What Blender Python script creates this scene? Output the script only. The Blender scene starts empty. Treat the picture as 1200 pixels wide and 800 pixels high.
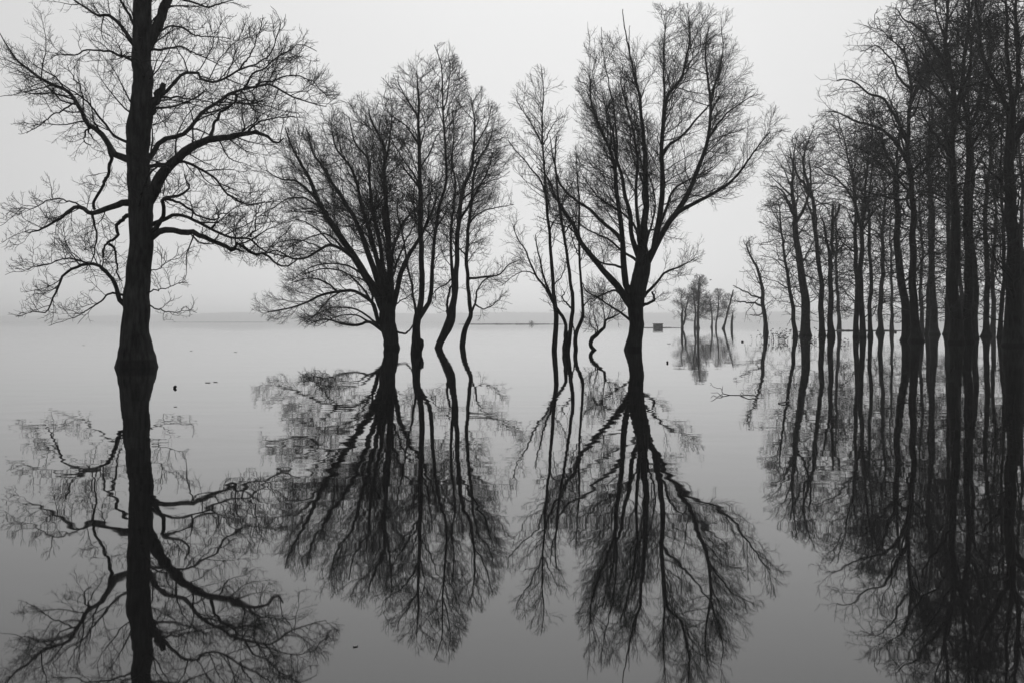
import bpy, math
import numpy as np
from mathutils import Vector

# ------------------------------------------------------------------ basics
sc = bpy.context.scene
COL = sc.collection
F, CX, HY, CAMH = 1200.0, 600.0, 376.0, 1.6     # focal length and horizon row of the 1200 px photograph, eye height

def at(u, v, D):
    return np.array(((u - CX) / F * D, D, CAMH + (HY - v) / F * D))

def dist(v):                                    # distance of a waterline seen at row v
    return CAMH * F / (v - HY)

def tag(o, label=None, cat=None, group=None, kind=None):
    if label: o['label'] = label
    if cat: o['category'] = cat
    if group: o['group'] = group
    if kind: o['kind'] = kind
    return o

def empty(name, loc):
    o = bpy.data.objects.new(name, None)
    o.empty_display_size = 0.3
    o.location = Vector(loc)
    COL.objects.link(o)
    return o

def link_mesh(name, V, Fq, mat, parent=None, origin=None, smooth=True):
    """V (n,3) world coordinates, Fq list of (m,k) face arrays"""
    V = np.asarray(V, dtype=np.float64)
    if origin is not None:
        V = V - np.asarray(origin)
    me = bpy.data.meshes.new(name)
    me.vertices.add(len(V))
    me.vertices.foreach_set('co', V.astype(np.float32).ravel())
    loops = np.concatenate([f.ravel() for f in Fq]).astype(np.int32)
    sizes = np.concatenate([np.full(len(f), f.shape[1], dtype=np.int32) for f in Fq])
    starts = np.concatenate(([0], np.cumsum(sizes)[:-1])).astype(np.int32)
    me.loops.add(len(loops)); me.polygons.add(len(sizes))
    me.loops.foreach_set('vertex_index', loops)
    me.polygons.foreach_set('loop_start', starts)
    me.polygons.foreach_set('use_smooth', np.full(len(sizes), smooth, dtype=bool))
    me.update(calc_edges=True)
    me.materials.append(mat)
    o = bpy.data.objects.new(name, me)
    COL.objects.link(o)
    if parent is not None:
        o.parent = parent
    return o

# ------------------------------------------------------------------ materials
def newmat(name):
    m = bpy.data.materials.new(name); m.use_nodes = True
    nt = m.node_tree; nt.nodes.clear()
    out = nt.nodes.new('ShaderNodeOutputMaterial')
    return m, nt, out

def bark(name, dark, light, scale=1.0, wet=0.28):
    m, nt, out = newmat(name)
    N, L = nt.nodes, nt.links
    p = N.new('ShaderNodeBsdfPrincipled'); p.inputs['Roughness'].default_value = 0.85
    p.inputs['Specular IOR Level'].default_value = 0.2
    geo = N.new('ShaderNodeNewGeometry')
    mp = N.new('ShaderNodeMapping'); mp.inputs['Scale'].default_value = (9 * scale, 9 * scale, 1.6 * scale)
    L.new(geo.outputs['Position'], mp.inputs['Vector'])
    n1 = N.new('ShaderNodeTexNoise'); n1.inputs['Scale'].default_value = 1.0; n1.inputs['Detail'].default_value = 6
    n1.inputs['Roughness'].default_value = 0.65
    L.new(mp.outputs[0], n1.inputs['Vector'])
    n2 = N.new('ShaderNodeTexNoise'); n2.inputs['Scale'].default_value = 1.3; n2.inputs['Detail'].default_value = 3
    L.new(geo.outputs['Position'], n2.inputs['Vector'])
    mul = N.new('ShaderNodeMath'); mul.operation = 'MULTIPLY_ADD'
    L.new(n2.outputs['Fac'], mul.inputs[0]); mul.inputs[1].default_value = 0.5
    L.new(n1.outputs['Fac'], mul.inputs[2])
    cr = N.new('ShaderNodeValToRGB')
    cr.color_ramp.elements[0].position = 0.5; cr.color_ramp.elements[0].color = (dark,) * 3 + (1,)
    cr.color_ramp.elements[1].position = 1.0; cr.color_ramp.elements[1].color = (light,) * 3 + (1,)
    L.new(mul.outputs[0], cr.inputs['Fac'])
    # wet tide mark just above the flood level
    sep = N.new('ShaderNodeSeparateXYZ'); L.new(geo.outputs['Position'], sep.inputs[0])
    ad = N.new('ShaderNodeMath'); ad.operation = 'MULTIPLY_ADD'
    L.new(n1.outputs['Fac'], ad.inputs[0]); ad.inputs[1].default_value = -0.16; L.new(sep.outputs['Z'], ad.inputs[2])
    mr = N.new('ShaderNodeMapRange'); L.new(ad.outputs[0], mr.inputs['Value'])
    mr.inputs['From Min'].default_value = wet - 0.13; mr.inputs['From Max'].default_value = wet - 0.06
    mr.inputs['To Min'].default_value = 0.5; mr.inputs['To Max'].default_value = 1.0
    mx = N.new('ShaderNodeMix'); mx.data_type = 'RGBA'; mx.blend_type = 'MULTIPLY'; mx.inputs[0].default_value = 1.0
    L.new(cr.outputs['Color'], mx.inputs[6]); L.new(mr.outputs['Result'], mx.inputs[7])
    L.new(mx.outputs[2], p.inputs['Base Color'])
    b = N.new('ShaderNodeBump'); b.inputs['Strength'].default_value = 0.9; b.inputs['Distance'].default_value = 0.05
    L.new(n1.outputs['Fac'], b.inputs['Height']); L.new(b.outputs[0], p.inputs['Normal'])
    L.new(p.outputs[0], out.inputs[0])
    return m

def plain(name, col, rough=0.8, var=0.4, nscale=4.0):
    m, nt, out = newmat(name)
    N, L = nt.nodes, nt.links
    p = N.new('ShaderNodeBsdfPrincipled'); p.inputs['Roughness'].default_value = rough
    p.inputs['Specular IOR Level'].default_value = 0.25
    n1 = N.new('ShaderNodeTexNoise'); n1.inputs['Scale'].default_value = nscale; n1.inputs['Detail'].default_value = 5
    geo = N.new('ShaderNodeNewGeometry'); L.new(geo.outputs['Position'], n1.inputs['Vector'])
    cr = N.new('ShaderNodeValToRGB')
    cr.color_ramp.elements[0].position = 0.3; cr.color_ramp.elements[0].color = (col * (1 - var),) * 3 + (1,)
    cr.color_ramp.elements[1].position = 0.75; cr.color_ramp.elements[1].color = (col * (1 + var),) * 3 + (1,)
    L.new(n1.outputs['Fac'], cr.inputs['Fac']); L.new(cr.outputs[0], p.inputs['Base Color'])
    L.new(p.outputs[0], out.inputs[0])
    return m

M_BARK = bark('rough_bark', 0.004, 0.075)
M_BARK_W = bark('willow_bark', 0.004, 0.035, 1.3, 0.22)
M_BARK_F = bark('wood_bark', 0.004, 0.03, 0.9, 0.2)
M_TWIG = plain('twig_bark', 0.025, 0.8, 0.3, 3.0)
M_WOOD = plain('wet_driftwood', 0.018, 0.5)
M_LEAF = plain('floating_leaf', 0.22, 0.6)
M_REED = plain('dead_reed', 0.05, 0.8)
M_MUD = plain('mud', 0.06, 0.9, 0.4, 0.5)
M_HILL = plain('wooded_hill', 0.07, 1.0, 0.35, 0.02)
M_PLANK = plain('weathered_planks', 0.24, 0.8, 0.35, 3.0)
M_ROOF = plain('felt_roof', 0.08, 0.8, 0.3, 3.0)
M_DARK = plain('painted_slit_shade', 0.01, 0.9)  # flat near-black that paints in the shade of a viewing slit
M_FEATHER = plain('dark_feathers', 0.03, 0.8)

# ------------------------------------------------------------------ branch geometry
def unit(v):
    return v / np.maximum(np.linalg.norm(v, axis=-1, keepdims=True), 1e-9)

def tubes(P, R, m, bumps=None):
    """P (N,K,3) R (N,K) -> verts, quads for N tubes of m sides; bumps (N,K,m) radial factors"""
    N, K, _ = P.shape
    T = np.empty_like(P)
    T[:, 1:-1] = P[:, 2:] - P[:, :-2]; T[:, 0] = P[:, 1] - P[:, 0]; T[:, -1] = P[:, -1] - P[:, -2]
    T = unit(T)
    mean = unit(P[:, -1] - P[:, 0])
    ref = np.zeros((N, 3)); ref[np.arange(N), np.argmin(np.abs(mean), axis=1)] = 1.0
    U = unit(np.cross(T, ref[:, None, :])); W = np.cross(T, U)
    a = np.arange(m) * 2 * math.pi / m
    rad = R[:, :, None] if bumps is None else R[:, :, None] * bumps
    ring = P[:, :, None, :] + rad[..., None] * (np.cos(a)[None, None, :, None] * U[:, :, None, :] + np.sin(a)[None, None, :, None] * W[:, :, None, :])
    V = ring.reshape(-1, 3)
    base = (np.arange(N)[:, None, None] * K + np.arange(K - 1)[None, :, None]) * m
    j = np.arange(m)[None, None, :]; j2 = (j + 1) % m
    q = np.stack((base + j, base + j2, base + m + j2, base + m + j), axis=-1).reshape(-1, 4)
    return V, q

def catmull(pts, K):
    pts = np.asarray(pts, float)
    n = len(pts)
    seg = np.linalg.norm(np.diff(pts[:, :3], axis=0), axis=1); s = np.concatenate(([0], np.cumsum(seg)))
    t = np.linspace(0, s[-1], K)
    i = np.clip(np.searchsorted(s, t, side='right') - 1, 0, n - 2)
    f = ((t - s[i]) / np.maximum(seg[i], 1e-9))[:, None]
    ext = np.vstack((2 * pts[0] - pts[1], pts, 2 * pts[-1] - pts[-2]))
    p0, p1, p2, p3 = ext[i], ext[i + 1], ext[i + 2], ext[i + 3]
    return 0.5 * (2 * p1 + (p2 - p0) * f + (2 * p0 - 5 * p1 + 4 * p2 - p3) * f ** 2 + (3 * p1 - p0 - 3 * p2 + p3) * f ** 3)

class Env:
    """crown volume: at every height an ellipse as deep as it is wide"""
    def __init__(self, rows, D, depth=1.0):
        rows = sorted(rows, key=lambda r: -r[0])
        self.z = np.array([CAMH + (HY - r[0]) / F * D for r in rows])
        self.l = np.array([(r[1] - CX) / F * D for r in rows]); self.r = np.array([(r[2] - CX) / F * D for r in rows])
        self.D, self.depth = D, depth
        self.pad = min(6.0 / F * D, 0.05 * float((self.r - self.l).max()))
    def inside(self, P):
        z = P[..., 2]
        l = np.interp(z, self.z, self.l); r = np.interp(z, self.z, self.r)
        c, h = (l + r) / 2, np.maximum((r - l) / 2, 1e-3)
        q = np.abs((P[..., 0] - c) / (h + self.pad)) ** 8 + np.abs((P[..., 1] - self.D) / (h * self.depth + 2 * self.pad)) ** 4
        return (q < 1) & (z < self.z[-1]) & (z > self.z[0])
    def clip(self, P, d, L, rng):
        ts = np.linspace(0.1, 1.0, 10)
        pts = P[:, None, :] + d[:, None, :] * (ts[None, :] * L[:, None])[..., None]
        out = ~self.inside(pts)
        first = np.where(out.any(1), out.argmax(1), 10)
        lim = np.maximum(first / 10.0, 0.12)
        return L * np.where(first < 10, lim * rng.uniform(0.8, 1.15, len(L)), 1.0)

def children(P, R, rng, env, per_m, s0, ang, ratio, lmin, lmax, K, wig, trop, rfac, slender, rmin,
             s1=1.0, fall=0.55, flat=0.0, azim=None, axis=None, outw=0.0):
    """grow one order of branches on the N parents"""
    N, Kp, _ = P.shape
    seg = np.linalg.norm(np.diff(P, axis=1), axis=2); Lp = seg.sum(1)
    n = np.floor(Lp * (s1 - s0) * per_m + rng.random(N)).astype(int)
    idx = np.repeat(np.arange(N), n)
    if len(idx) == 0:
        return None
    k = np.arange(len(idx)) - np.repeat(np.cumsum(n) - n, n)
    t = s0 + (s1 - s0) * (k + rng.uniform(0.05, 0.95, len(idx))) / np.maximum(n[idx], 1)
    t = s0 + (s1 - s0) * np.clip((t - s0) / (s1 - s0), 0, 1) ** 0.85
    t = np.clip(t, 0, 0.999)
    fi = t * (Kp - 1); i = fi.astype(int); f = (fi - i)[:, None]
    S = P[idx, i] * (1 - f) + P[idx, i + 1] * f
    T = unit(P[idx, i + 1] - P[idx, i])
    rp = R[idx, i] * (1 - f[:, 0]) + R[idx, i + 1] * f[:, 0]
    if azim is None:
        az = rng.normal(size=(len(idx), 3))
    else:                                        # limbs towards / away from the eye
        a = rng.choice([-1, 1], len(idx)) * math.pi / 2 + rng.normal(0, azim, len(idx))
        az = np.stack((np.cos(a), np.sin(a), np.zeros(len(a))), -1)
    if flat:
        az[:, 2] *= (1 - flat)
    if axis is not None and outw:
        o = S - axis; o[:, 2] = 0
        az = unit(az) + outw * unit(o)
    az = unit(az - (az * T).sum(1, keepdims=True) * T)
    A = np.radians(rng.uniform(ang[0], ang[1], len(idx)))[:, None]
    d = unit(np.cos(A) * T + np.sin(A) * az)
    L = np.clip(Lp[idx] * ratio * (1 - fall * t) * rng.uniform(0.55, 1.25, len(idx)), lmin, lmax)
    mean_d = unit(d + np.array((0, 0, trop * K * 0.35)))
    if env is not None:
        L = env.clip(S, mean_d, L, rng)
    keep = L > lmin * 0.3
    S, d, L, rp, idx = S[keep], d[keep], L[keep], rp[keep], idx[keep]
    Q = np.empty((len(S), K, 3)); Q[:, 0] = S
    step = (L / (K - 1))[:, None]
    for s in range(1, K):
        d = unit(d + wig * rng.normal(size=d.shape) + np.array((0, 0, trop)))
        Q[:, s] = Q[:, s - 1] + d * step
    Q[..., 2] = np.maximum(Q[..., 2], 0.12 + 0.1 * rng.random(Q.shape[:2]))
    r0 = np.clip(np.minimum(rp * rfac, L * slender), rmin, None)
    tt = np.linspace(0, 1, K)[None, :]
    RR = np.maximum(rmin * 0.75, r0[:, None] * (1 - tt) ** 0.8)
    RR[:, -1] = np.minimum(RR[:, -1], rmin * 0.5)
    return Q, RR

def stack(levels):
    V, Q, off = [], [], 0
    for P, R, m in levels:
        v, q = tubes(P, R, m); V.append(v); Q.append(q + off); off += len(v)
    return np.concatenate(V), [np.concatenate(Q)]

def trunk_mesh(P, R, rng, m=18, rough=0.05):
    """bark ridges and lumps in the outline"""
    K = len(P)
    a = np.arange(m) * 2 * math.pi / m
    h = np.linspace(0, 1, K)
    b = np.ones((K, m))
    for q in range(7):
        fr = rng.integers(1, 6); ph = rng.uniform(0, 6.28); vs = rng.uniform(4, 26)
        b += rough * 0.55 * np.cos(fr * a[None, :] + ph + np.sin(vs * h[:, None] + ph) * 1.5) * np.sin(vs * h[:, None] * 1.3 + ph * 2)
    b += rng.normal(0, rough * 0.35, (K, m))
    V, q = tubes(P[None], R[None], m, b[None])
    return V, q

def limb_path(pts, D, K, rng, wob, slope, w0, w1, flare=0.35, d0=0.0, power=0.85):
    """pts: traced (u, v[, depth offset]) along the limb; real depth added so the limb leaves the picture plane"""
    pts = [tuple(p) + (0.0,) * (3 - len(p)) for p in pts]
    arr = np.array(pts, float)
    s = np.concatenate(([0], np.cumsum(np.hypot(*np.diff(arr[:, :2], axis=0).T))))
    t = s / s[-1]; m_len = s[-1] * D / F
    dep = d0 + arr[:, 2] + slope * m_len * t
    P3 = np.array([at(p[0], p[1], D + dd) for p, dd in zip(arr, dep)])
    C = catmull(P3, K)
    tt = np.linspace(0, 1, K)
    nz = rng.normal(size=(K, 3)); nz = (nz + np.roll(nz, 1, 0) + np.roll(nz, -1, 0)) / 2
    C += nz * wob * np.minimum(1, tt * 6)[:, None]
    px = D / F / 2
    R = (w1 + (w0 - w1) * (1 - tt) ** power) * px
    R *= 1 + flare * np.exp(-tt * 14)
    return C, R

# ------------------------------------------------------------------ tree builder
OAK = dict(l1=dict(per_m=3.9, s0=0.20, ang=(28, 75), ratio=0.40, lmin=0.7, lmax=2.5, K=9, wig=0.19, trop=0.055, rfac=0.55, slender=0.014, rmin=0.012, outw=0.5, fall=0.40),
           l2=dict(per_m=7.2, s0=0.10, ang=(28, 70), ratio=0.48, lmin=0.35, lmax=1.25, K=6, wig=0.15, trop=0.09, rfac=0.6, slender=0.010, rmin=0.0080, outw=0.3),
           l3=dict(per_m=10.0, s0=0.1, ang=(25, 60), ratio=0.52, lmin=0.18, lmax=0.55, K=4, wig=0.13, trop=0.08, rfac=0.7, slender=0.009, rmin=0.0058))
WILLOW = dict(l1=dict(per_m=4.4, s0=0.24, ang=(20, 66), ratio=0.36, lmin=0.9, lmax=3.2, K=9, wig=0.14, trop=0.06, rfac=0.5, slender=0.010, rmin=0.013, outw=0.6, fall=0.40),
              l2=dict(per_m=6.8, s0=0.10, ang=(22, 60), ratio=0.46, lmin=0.45, lmax=1.6, K=6, wig=0.14, trop=0.06, rfac=0.6, slender=0.008, rmin=0.0090, outw=0.3),
              l3=dict(per_m=8.4, s0=0.1, ang=(18, 55), ratio=0.55, lmin=0.28, lmax=0.9, K=4, wig=0.15, trop=0.045, rfac=0.7, slender=0.008, rmin=0.0066))
BUSHY = dict(l1=dict(per_m=5.6, s0=0.14, ang=(30, 75), ratio=0.32, lmin=1.0, lmax=3.2, K=9, wig=0.16, trop=0.05, rfac=0.5, slender=0.010, rmin=0.013, outw=0.6, fall=0.40),
             l2=WILLOW['l2'], l3=WILLOW['l3'])
THIN = dict(l1=dict(per_m=5.2, s0=0.08, ang=(25, 65), ratio=0.24, lmin=0.8, lmax=2.4, K=8, wig=0.16, trop=0.06, rfac=0.5, slender=0.010, rmin=0.012, outw=0.4, fall=0.40),
            l2=dict(per_m=5.2, s0=0.12, ang=(22, 58), ratio=0.46, lmin=0.4, lmax=1.3, K=6, wig=0.15, trop=0.06, rfac=0.6, slender=0.008, rmin=0.0085),
            l3=dict(per_m=5.6, s0=0.1, ang=(20, 52), ratio=0.5, lmin=0.28, lmax=0.7, K=4, wig=0.13, trop=0.05, rfac=0.7, slender=0.008, rmin=0.0068))
WOOD = dict(up=dict(per_m=1.0, s0=0.42, ang=(18, 42), ratio=0.30, lmin=2.5, lmax=7.5, K=14, wig=0.15, trop=0.02, rfac=0.55, slender=0.022, rmin=0.035, fall=0.35),
            l0=dict(per_m=2.6, s0=0.0, ang=(55, 108), ratio=0.27, lmin=1.8, lmax=6.5, K=13, wig=0.20, trop=0.02, rfac=0.36, slender=0.014, rmin=0.035, fall=0.15),
            l1=dict(per_m=2.1, s0=0.14, ang=(30, 75), ratio=0.45, lmin=0.9, lmax=3.0, K=8, wig=0.22, trop=0.03, rfac=0.6, slender=0.012, rmin=0.020, flat=0.3, outw=0.4, fall=0.35),
            l2=dict(per_m=2.7, s0=0.1, ang=(30, 70), ratio=0.5, lmin=0.5, lmax=1.5, K=6, wig=0.2, trop=0.04, rfac=0.6, slender=0.010, rmin=0.0135, flat=0.3),
            l3=dict(per_m=3.2, s0=0.1, ang=(25, 60), ratio=0.55, lmin=0.35, lmax=0.8, K=4, wig=0.16, trop=0.04, rfac=0.7, slender=0.010, rmin=0.0100))
STATS = []

def tree(name, label, cat, group, base, trunk, limbs, env_rows, style, seed, mat, w_end=1.5, K=44, sides=18,
         wob=0.02, extra=None, depth=1.0, dens=1.0, twig_mat=None, l0=None, forks=0, trunk_rough=0.05, trunk_crown=0.3):
    """base (u, v): waterline pixel that fixes the distance; trunk: (u, v, w) rows from the water up"""
    rng = np.random.default_rng(seed)
    D = dist(base[1])
    root = at(base[0], base[1], D)
    T = empty(name, root); tag(T, label, cat, group)
    tr = np.array(trunk, float)
    dv = 0.45 * F / D; sl = min(dv / max(tr[0, 1] - tr[1, 1], 1e-3), 2.5)          # carry the foot's slant and flare on below the water
    tr = np.vstack(([tr[0, 0] - sl * (tr[1, 0] - tr[0, 0]), tr[0, 1] + dv, min(tr[0, 2] + sl * (tr[0, 2] - tr[1, 2]), tr[0, 2] * 1.5)], tr))
    P3 = np.array([np.append(at(u, v, D), w) for u, v, w in tr])
    C = catmull(P3, K)
    P, R = C[:, :3].copy(), C[:, 3] / 2 * D / F
    lean = rng.normal(0, 0.03)
    if 'up' in style:
        hz = np.clip(P[:, 2] / 4, 0, 1); P[:, 0] += 0.11 * hz * np.sin(P[:, 2] * rng.uniform(.35, .8) + rng.uniform(0, 6)) + 0.05 * hz * np.sin(P[:, 2] * rng.uniform(1.2, 2.2) + rng.uniform(0, 6))
    kn = rng.normal(0, 1, (K, 3)); kn = (kn + np.roll(kn, 1, 0) + np.roll(kn, -1, 0)) / 3; kn[:, 2] = 0
    P += kn * np.minimum(R * 0.32, 0.035)[:, None]
    P[:, 1] += lean * np.maximum(P[:, 2], 0) + 0.12 * np.sin(np.linspace(0, 5, K) + rng.uniform(0, 6)) * np.minimum(1, np.maximum(P[:, 2], 0) / 4)
    V, q = trunk_mesh(P, R, rng, sides, trunk_rough)
    link_mesh('trunk', V, [q], mat, T, root)
    env = Env(env_rows, D, depth)
    P1, R1 = [], []                                      # everything that carries branches
    for lb in limbs:
        pts, w0, w1 = lb[0], lb[1], lb[2]
        sl = lb[3] if len(lb) > 3 else rng.choice([-1, 1]) * rng.uniform(0.1, 0.5)
        d0 = lb[4] if len(lb) > 4 else 0.0
        # start depth: the trunk's depth at that height
        z0 = at(pts[0][0], pts[0][1], D)[2]
        d0 += np.interp(z0, P[:, 2], P[:, 1]) - D if z0 < P[-1, 2] else 0
        C, Rl = limb_path(pts, D, 26, rng, wob, sl, w0, w1, d0=d0)
        k = int(np.argmin(np.abs(P[:, 2] - C[0, 2])))
        if abs(P[k, 0] - C[0, 0]) < 1.8 * R[k] and C[0, 2] < P[-3, 2]:      # root the limb on the trunk's axis
            kd = max(1, int(np.argmin(np.abs(P[:, 2] - (C[0, 2] - 0.35 * R[k])))))
            C[0] = P[kd] * 0.75 + C[0] * 0.25
            C[1] = C[0] * 0.35 + C[2] * 0.65
        Vl, ql = trunk_mesh(C, Rl, rng, 9, 0.06)
        link_mesh('limb', Vl, [ql], mat, T, root)
        if len(lb) < 6:
            P1.append(C); R1.append(Rl)                   # a sixth entry marks a bare dead limb
    for (az, hz, Lf, up, rr) in (extra or []):           # limbs in depth: azimuth deg, height m, length m, rise, radius
        i = int(np.argmin(np.abs(P[:, 2] - hz)))
        a = math.radians(az); d = unit(np.array((math.cos(a), math.sin(a), up)))
        pts = [P[i]]
        for s in range(25):
            d = unit(d + rng.normal(0, style['l1']['wig'] * 0.7, 3) + np.array((0, 0, 0.02)))
            nxt = pts[-1] + d * Lf / 25
            if env is not None and s > 4 and not env.inside(nxt[None])[0]:
                d = unit(d * 0.4 + np.array((0, 0, 0.6)))
                nxt = pts[-1] + d * Lf / 50
            pts.append(nxt)
        C = np.array(pts); tt = np.linspace(0, 1, 26)
        Rl = (0.012 + (rr - 0.012) * (1 - tt) ** 0.85) * (1 + 0.35 * np.exp(-tt * 14))
        Vl, ql = trunk_mesh(C, Rl, rng, 8, 0.06)
        link_mesh('limb', Vl, [ql], mat, T, root)
        P1.append(C); R1.append(Rl)
    # the upper trunk carries branches as well
    i0 = int(K * trunk_crown)
    idx = np.linspace(i0, K - 1, 26)
    ii = np.clip(idx.astype(int), 0, K - 2); ff = (idx - ii)[:, None]
    TP = P[ii] * (1 - ff) + P[ii + 1] * ff; TR = R[ii] * (1 - ff[:, 0]) + R[ii + 1] * ff[:, 0]
    levels = []
    axis = P[K // 2]
    if l0 or 'l0' in style:
        s = dict(style['l0']); s.update(l0 or {}); s['per_m'] *= dens
        g = children(TP[None], TR[None], rng, env, **s)
        if 'up' in style:                                   # boughs that rise from the upper trunk and part into the crown
            gu = children(TP[None], TR[None], rng, env, **style['up'])
            if gu:
                ku = np.linspace(0, style['up']['K'] - 1, 26); au = np.clip(ku.astype(int), 0, style['up']['K'] - 2); fu = ku - au
                for j in range(len(gu[0])):
                    Cj = gu[0][j][au] * (1 - fu[:, None]) + gu[0][j][au + 1] * fu[:, None]; Rj = gu[1][j][au] * (1 - fu) + gu[1][j][au + 1] * fu
                    Vl, ql = trunk_mesh(Cj, Rj, rng, 7, 0.05)
                    link_mesh('limb', Vl, [ql], mat, T, root)
                    P1.append(Cj); R1.append(Rj)
        if g:
            n = forks                                       # the strongest boughs are limbs of their own
            order = np.argsort(-g[1][:, 0] * np.linalg.norm(g[0][:, -1] - g[0][:, 0], axis=1))
            for j in order[:n]:
                Vl, ql = trunk_mesh(g[0][j], g[1][j] * 1.25, rng, 7, 0.05)
                link_mesh('limb', Vl, [ql], mat, T, root)
            rest = order[n:]
            if len(rest):
                levels.append((g[0][rest], g[1][rest], 5))
            # resample to 26 points so that they can join the carriers
            kk = np.linspace(0, s['K'] - 1, 26); a_ = np.clip(kk.astype(int), 0, s['K'] - 2); f_ = kk - a_
            for j in range(len(g[0])):
                P1.append(g[0][j][a_] * (1 - f_[:, None]) + g[0][j][a_ + 1] * f_[:, None])
                R1.append(g[1][j][a_] * (1 - f_) + g[1][j][a_ + 1] * f_)
    P1.append(TP); R1.append(TR)
    PP, RR = np.array(P1), np.array(R1)
    for key, m in (('l1', 4), ('l2', 3), ('l3', 3)):
        s = dict(style[key]); s['per_m'] *= dens if key != 'l1' else 1.0
        g = children(PP, RR, rng, env, axis=axis, **s)
        if g is None: break
        levels.append((g[0], g[1], m))
        if key == 'l2':                                     # fine twigs sit on both orders below
            PP, RR = g
        else:
            PP, RR = g
    V, Q = stack(levels)
    link_mesh('crown', V, Q, twig_mat or M_TWIG, T, root)
    STATS.append((label[:40], len(V), sum(len(l[0]) for l in levels)))
    return T

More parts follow.
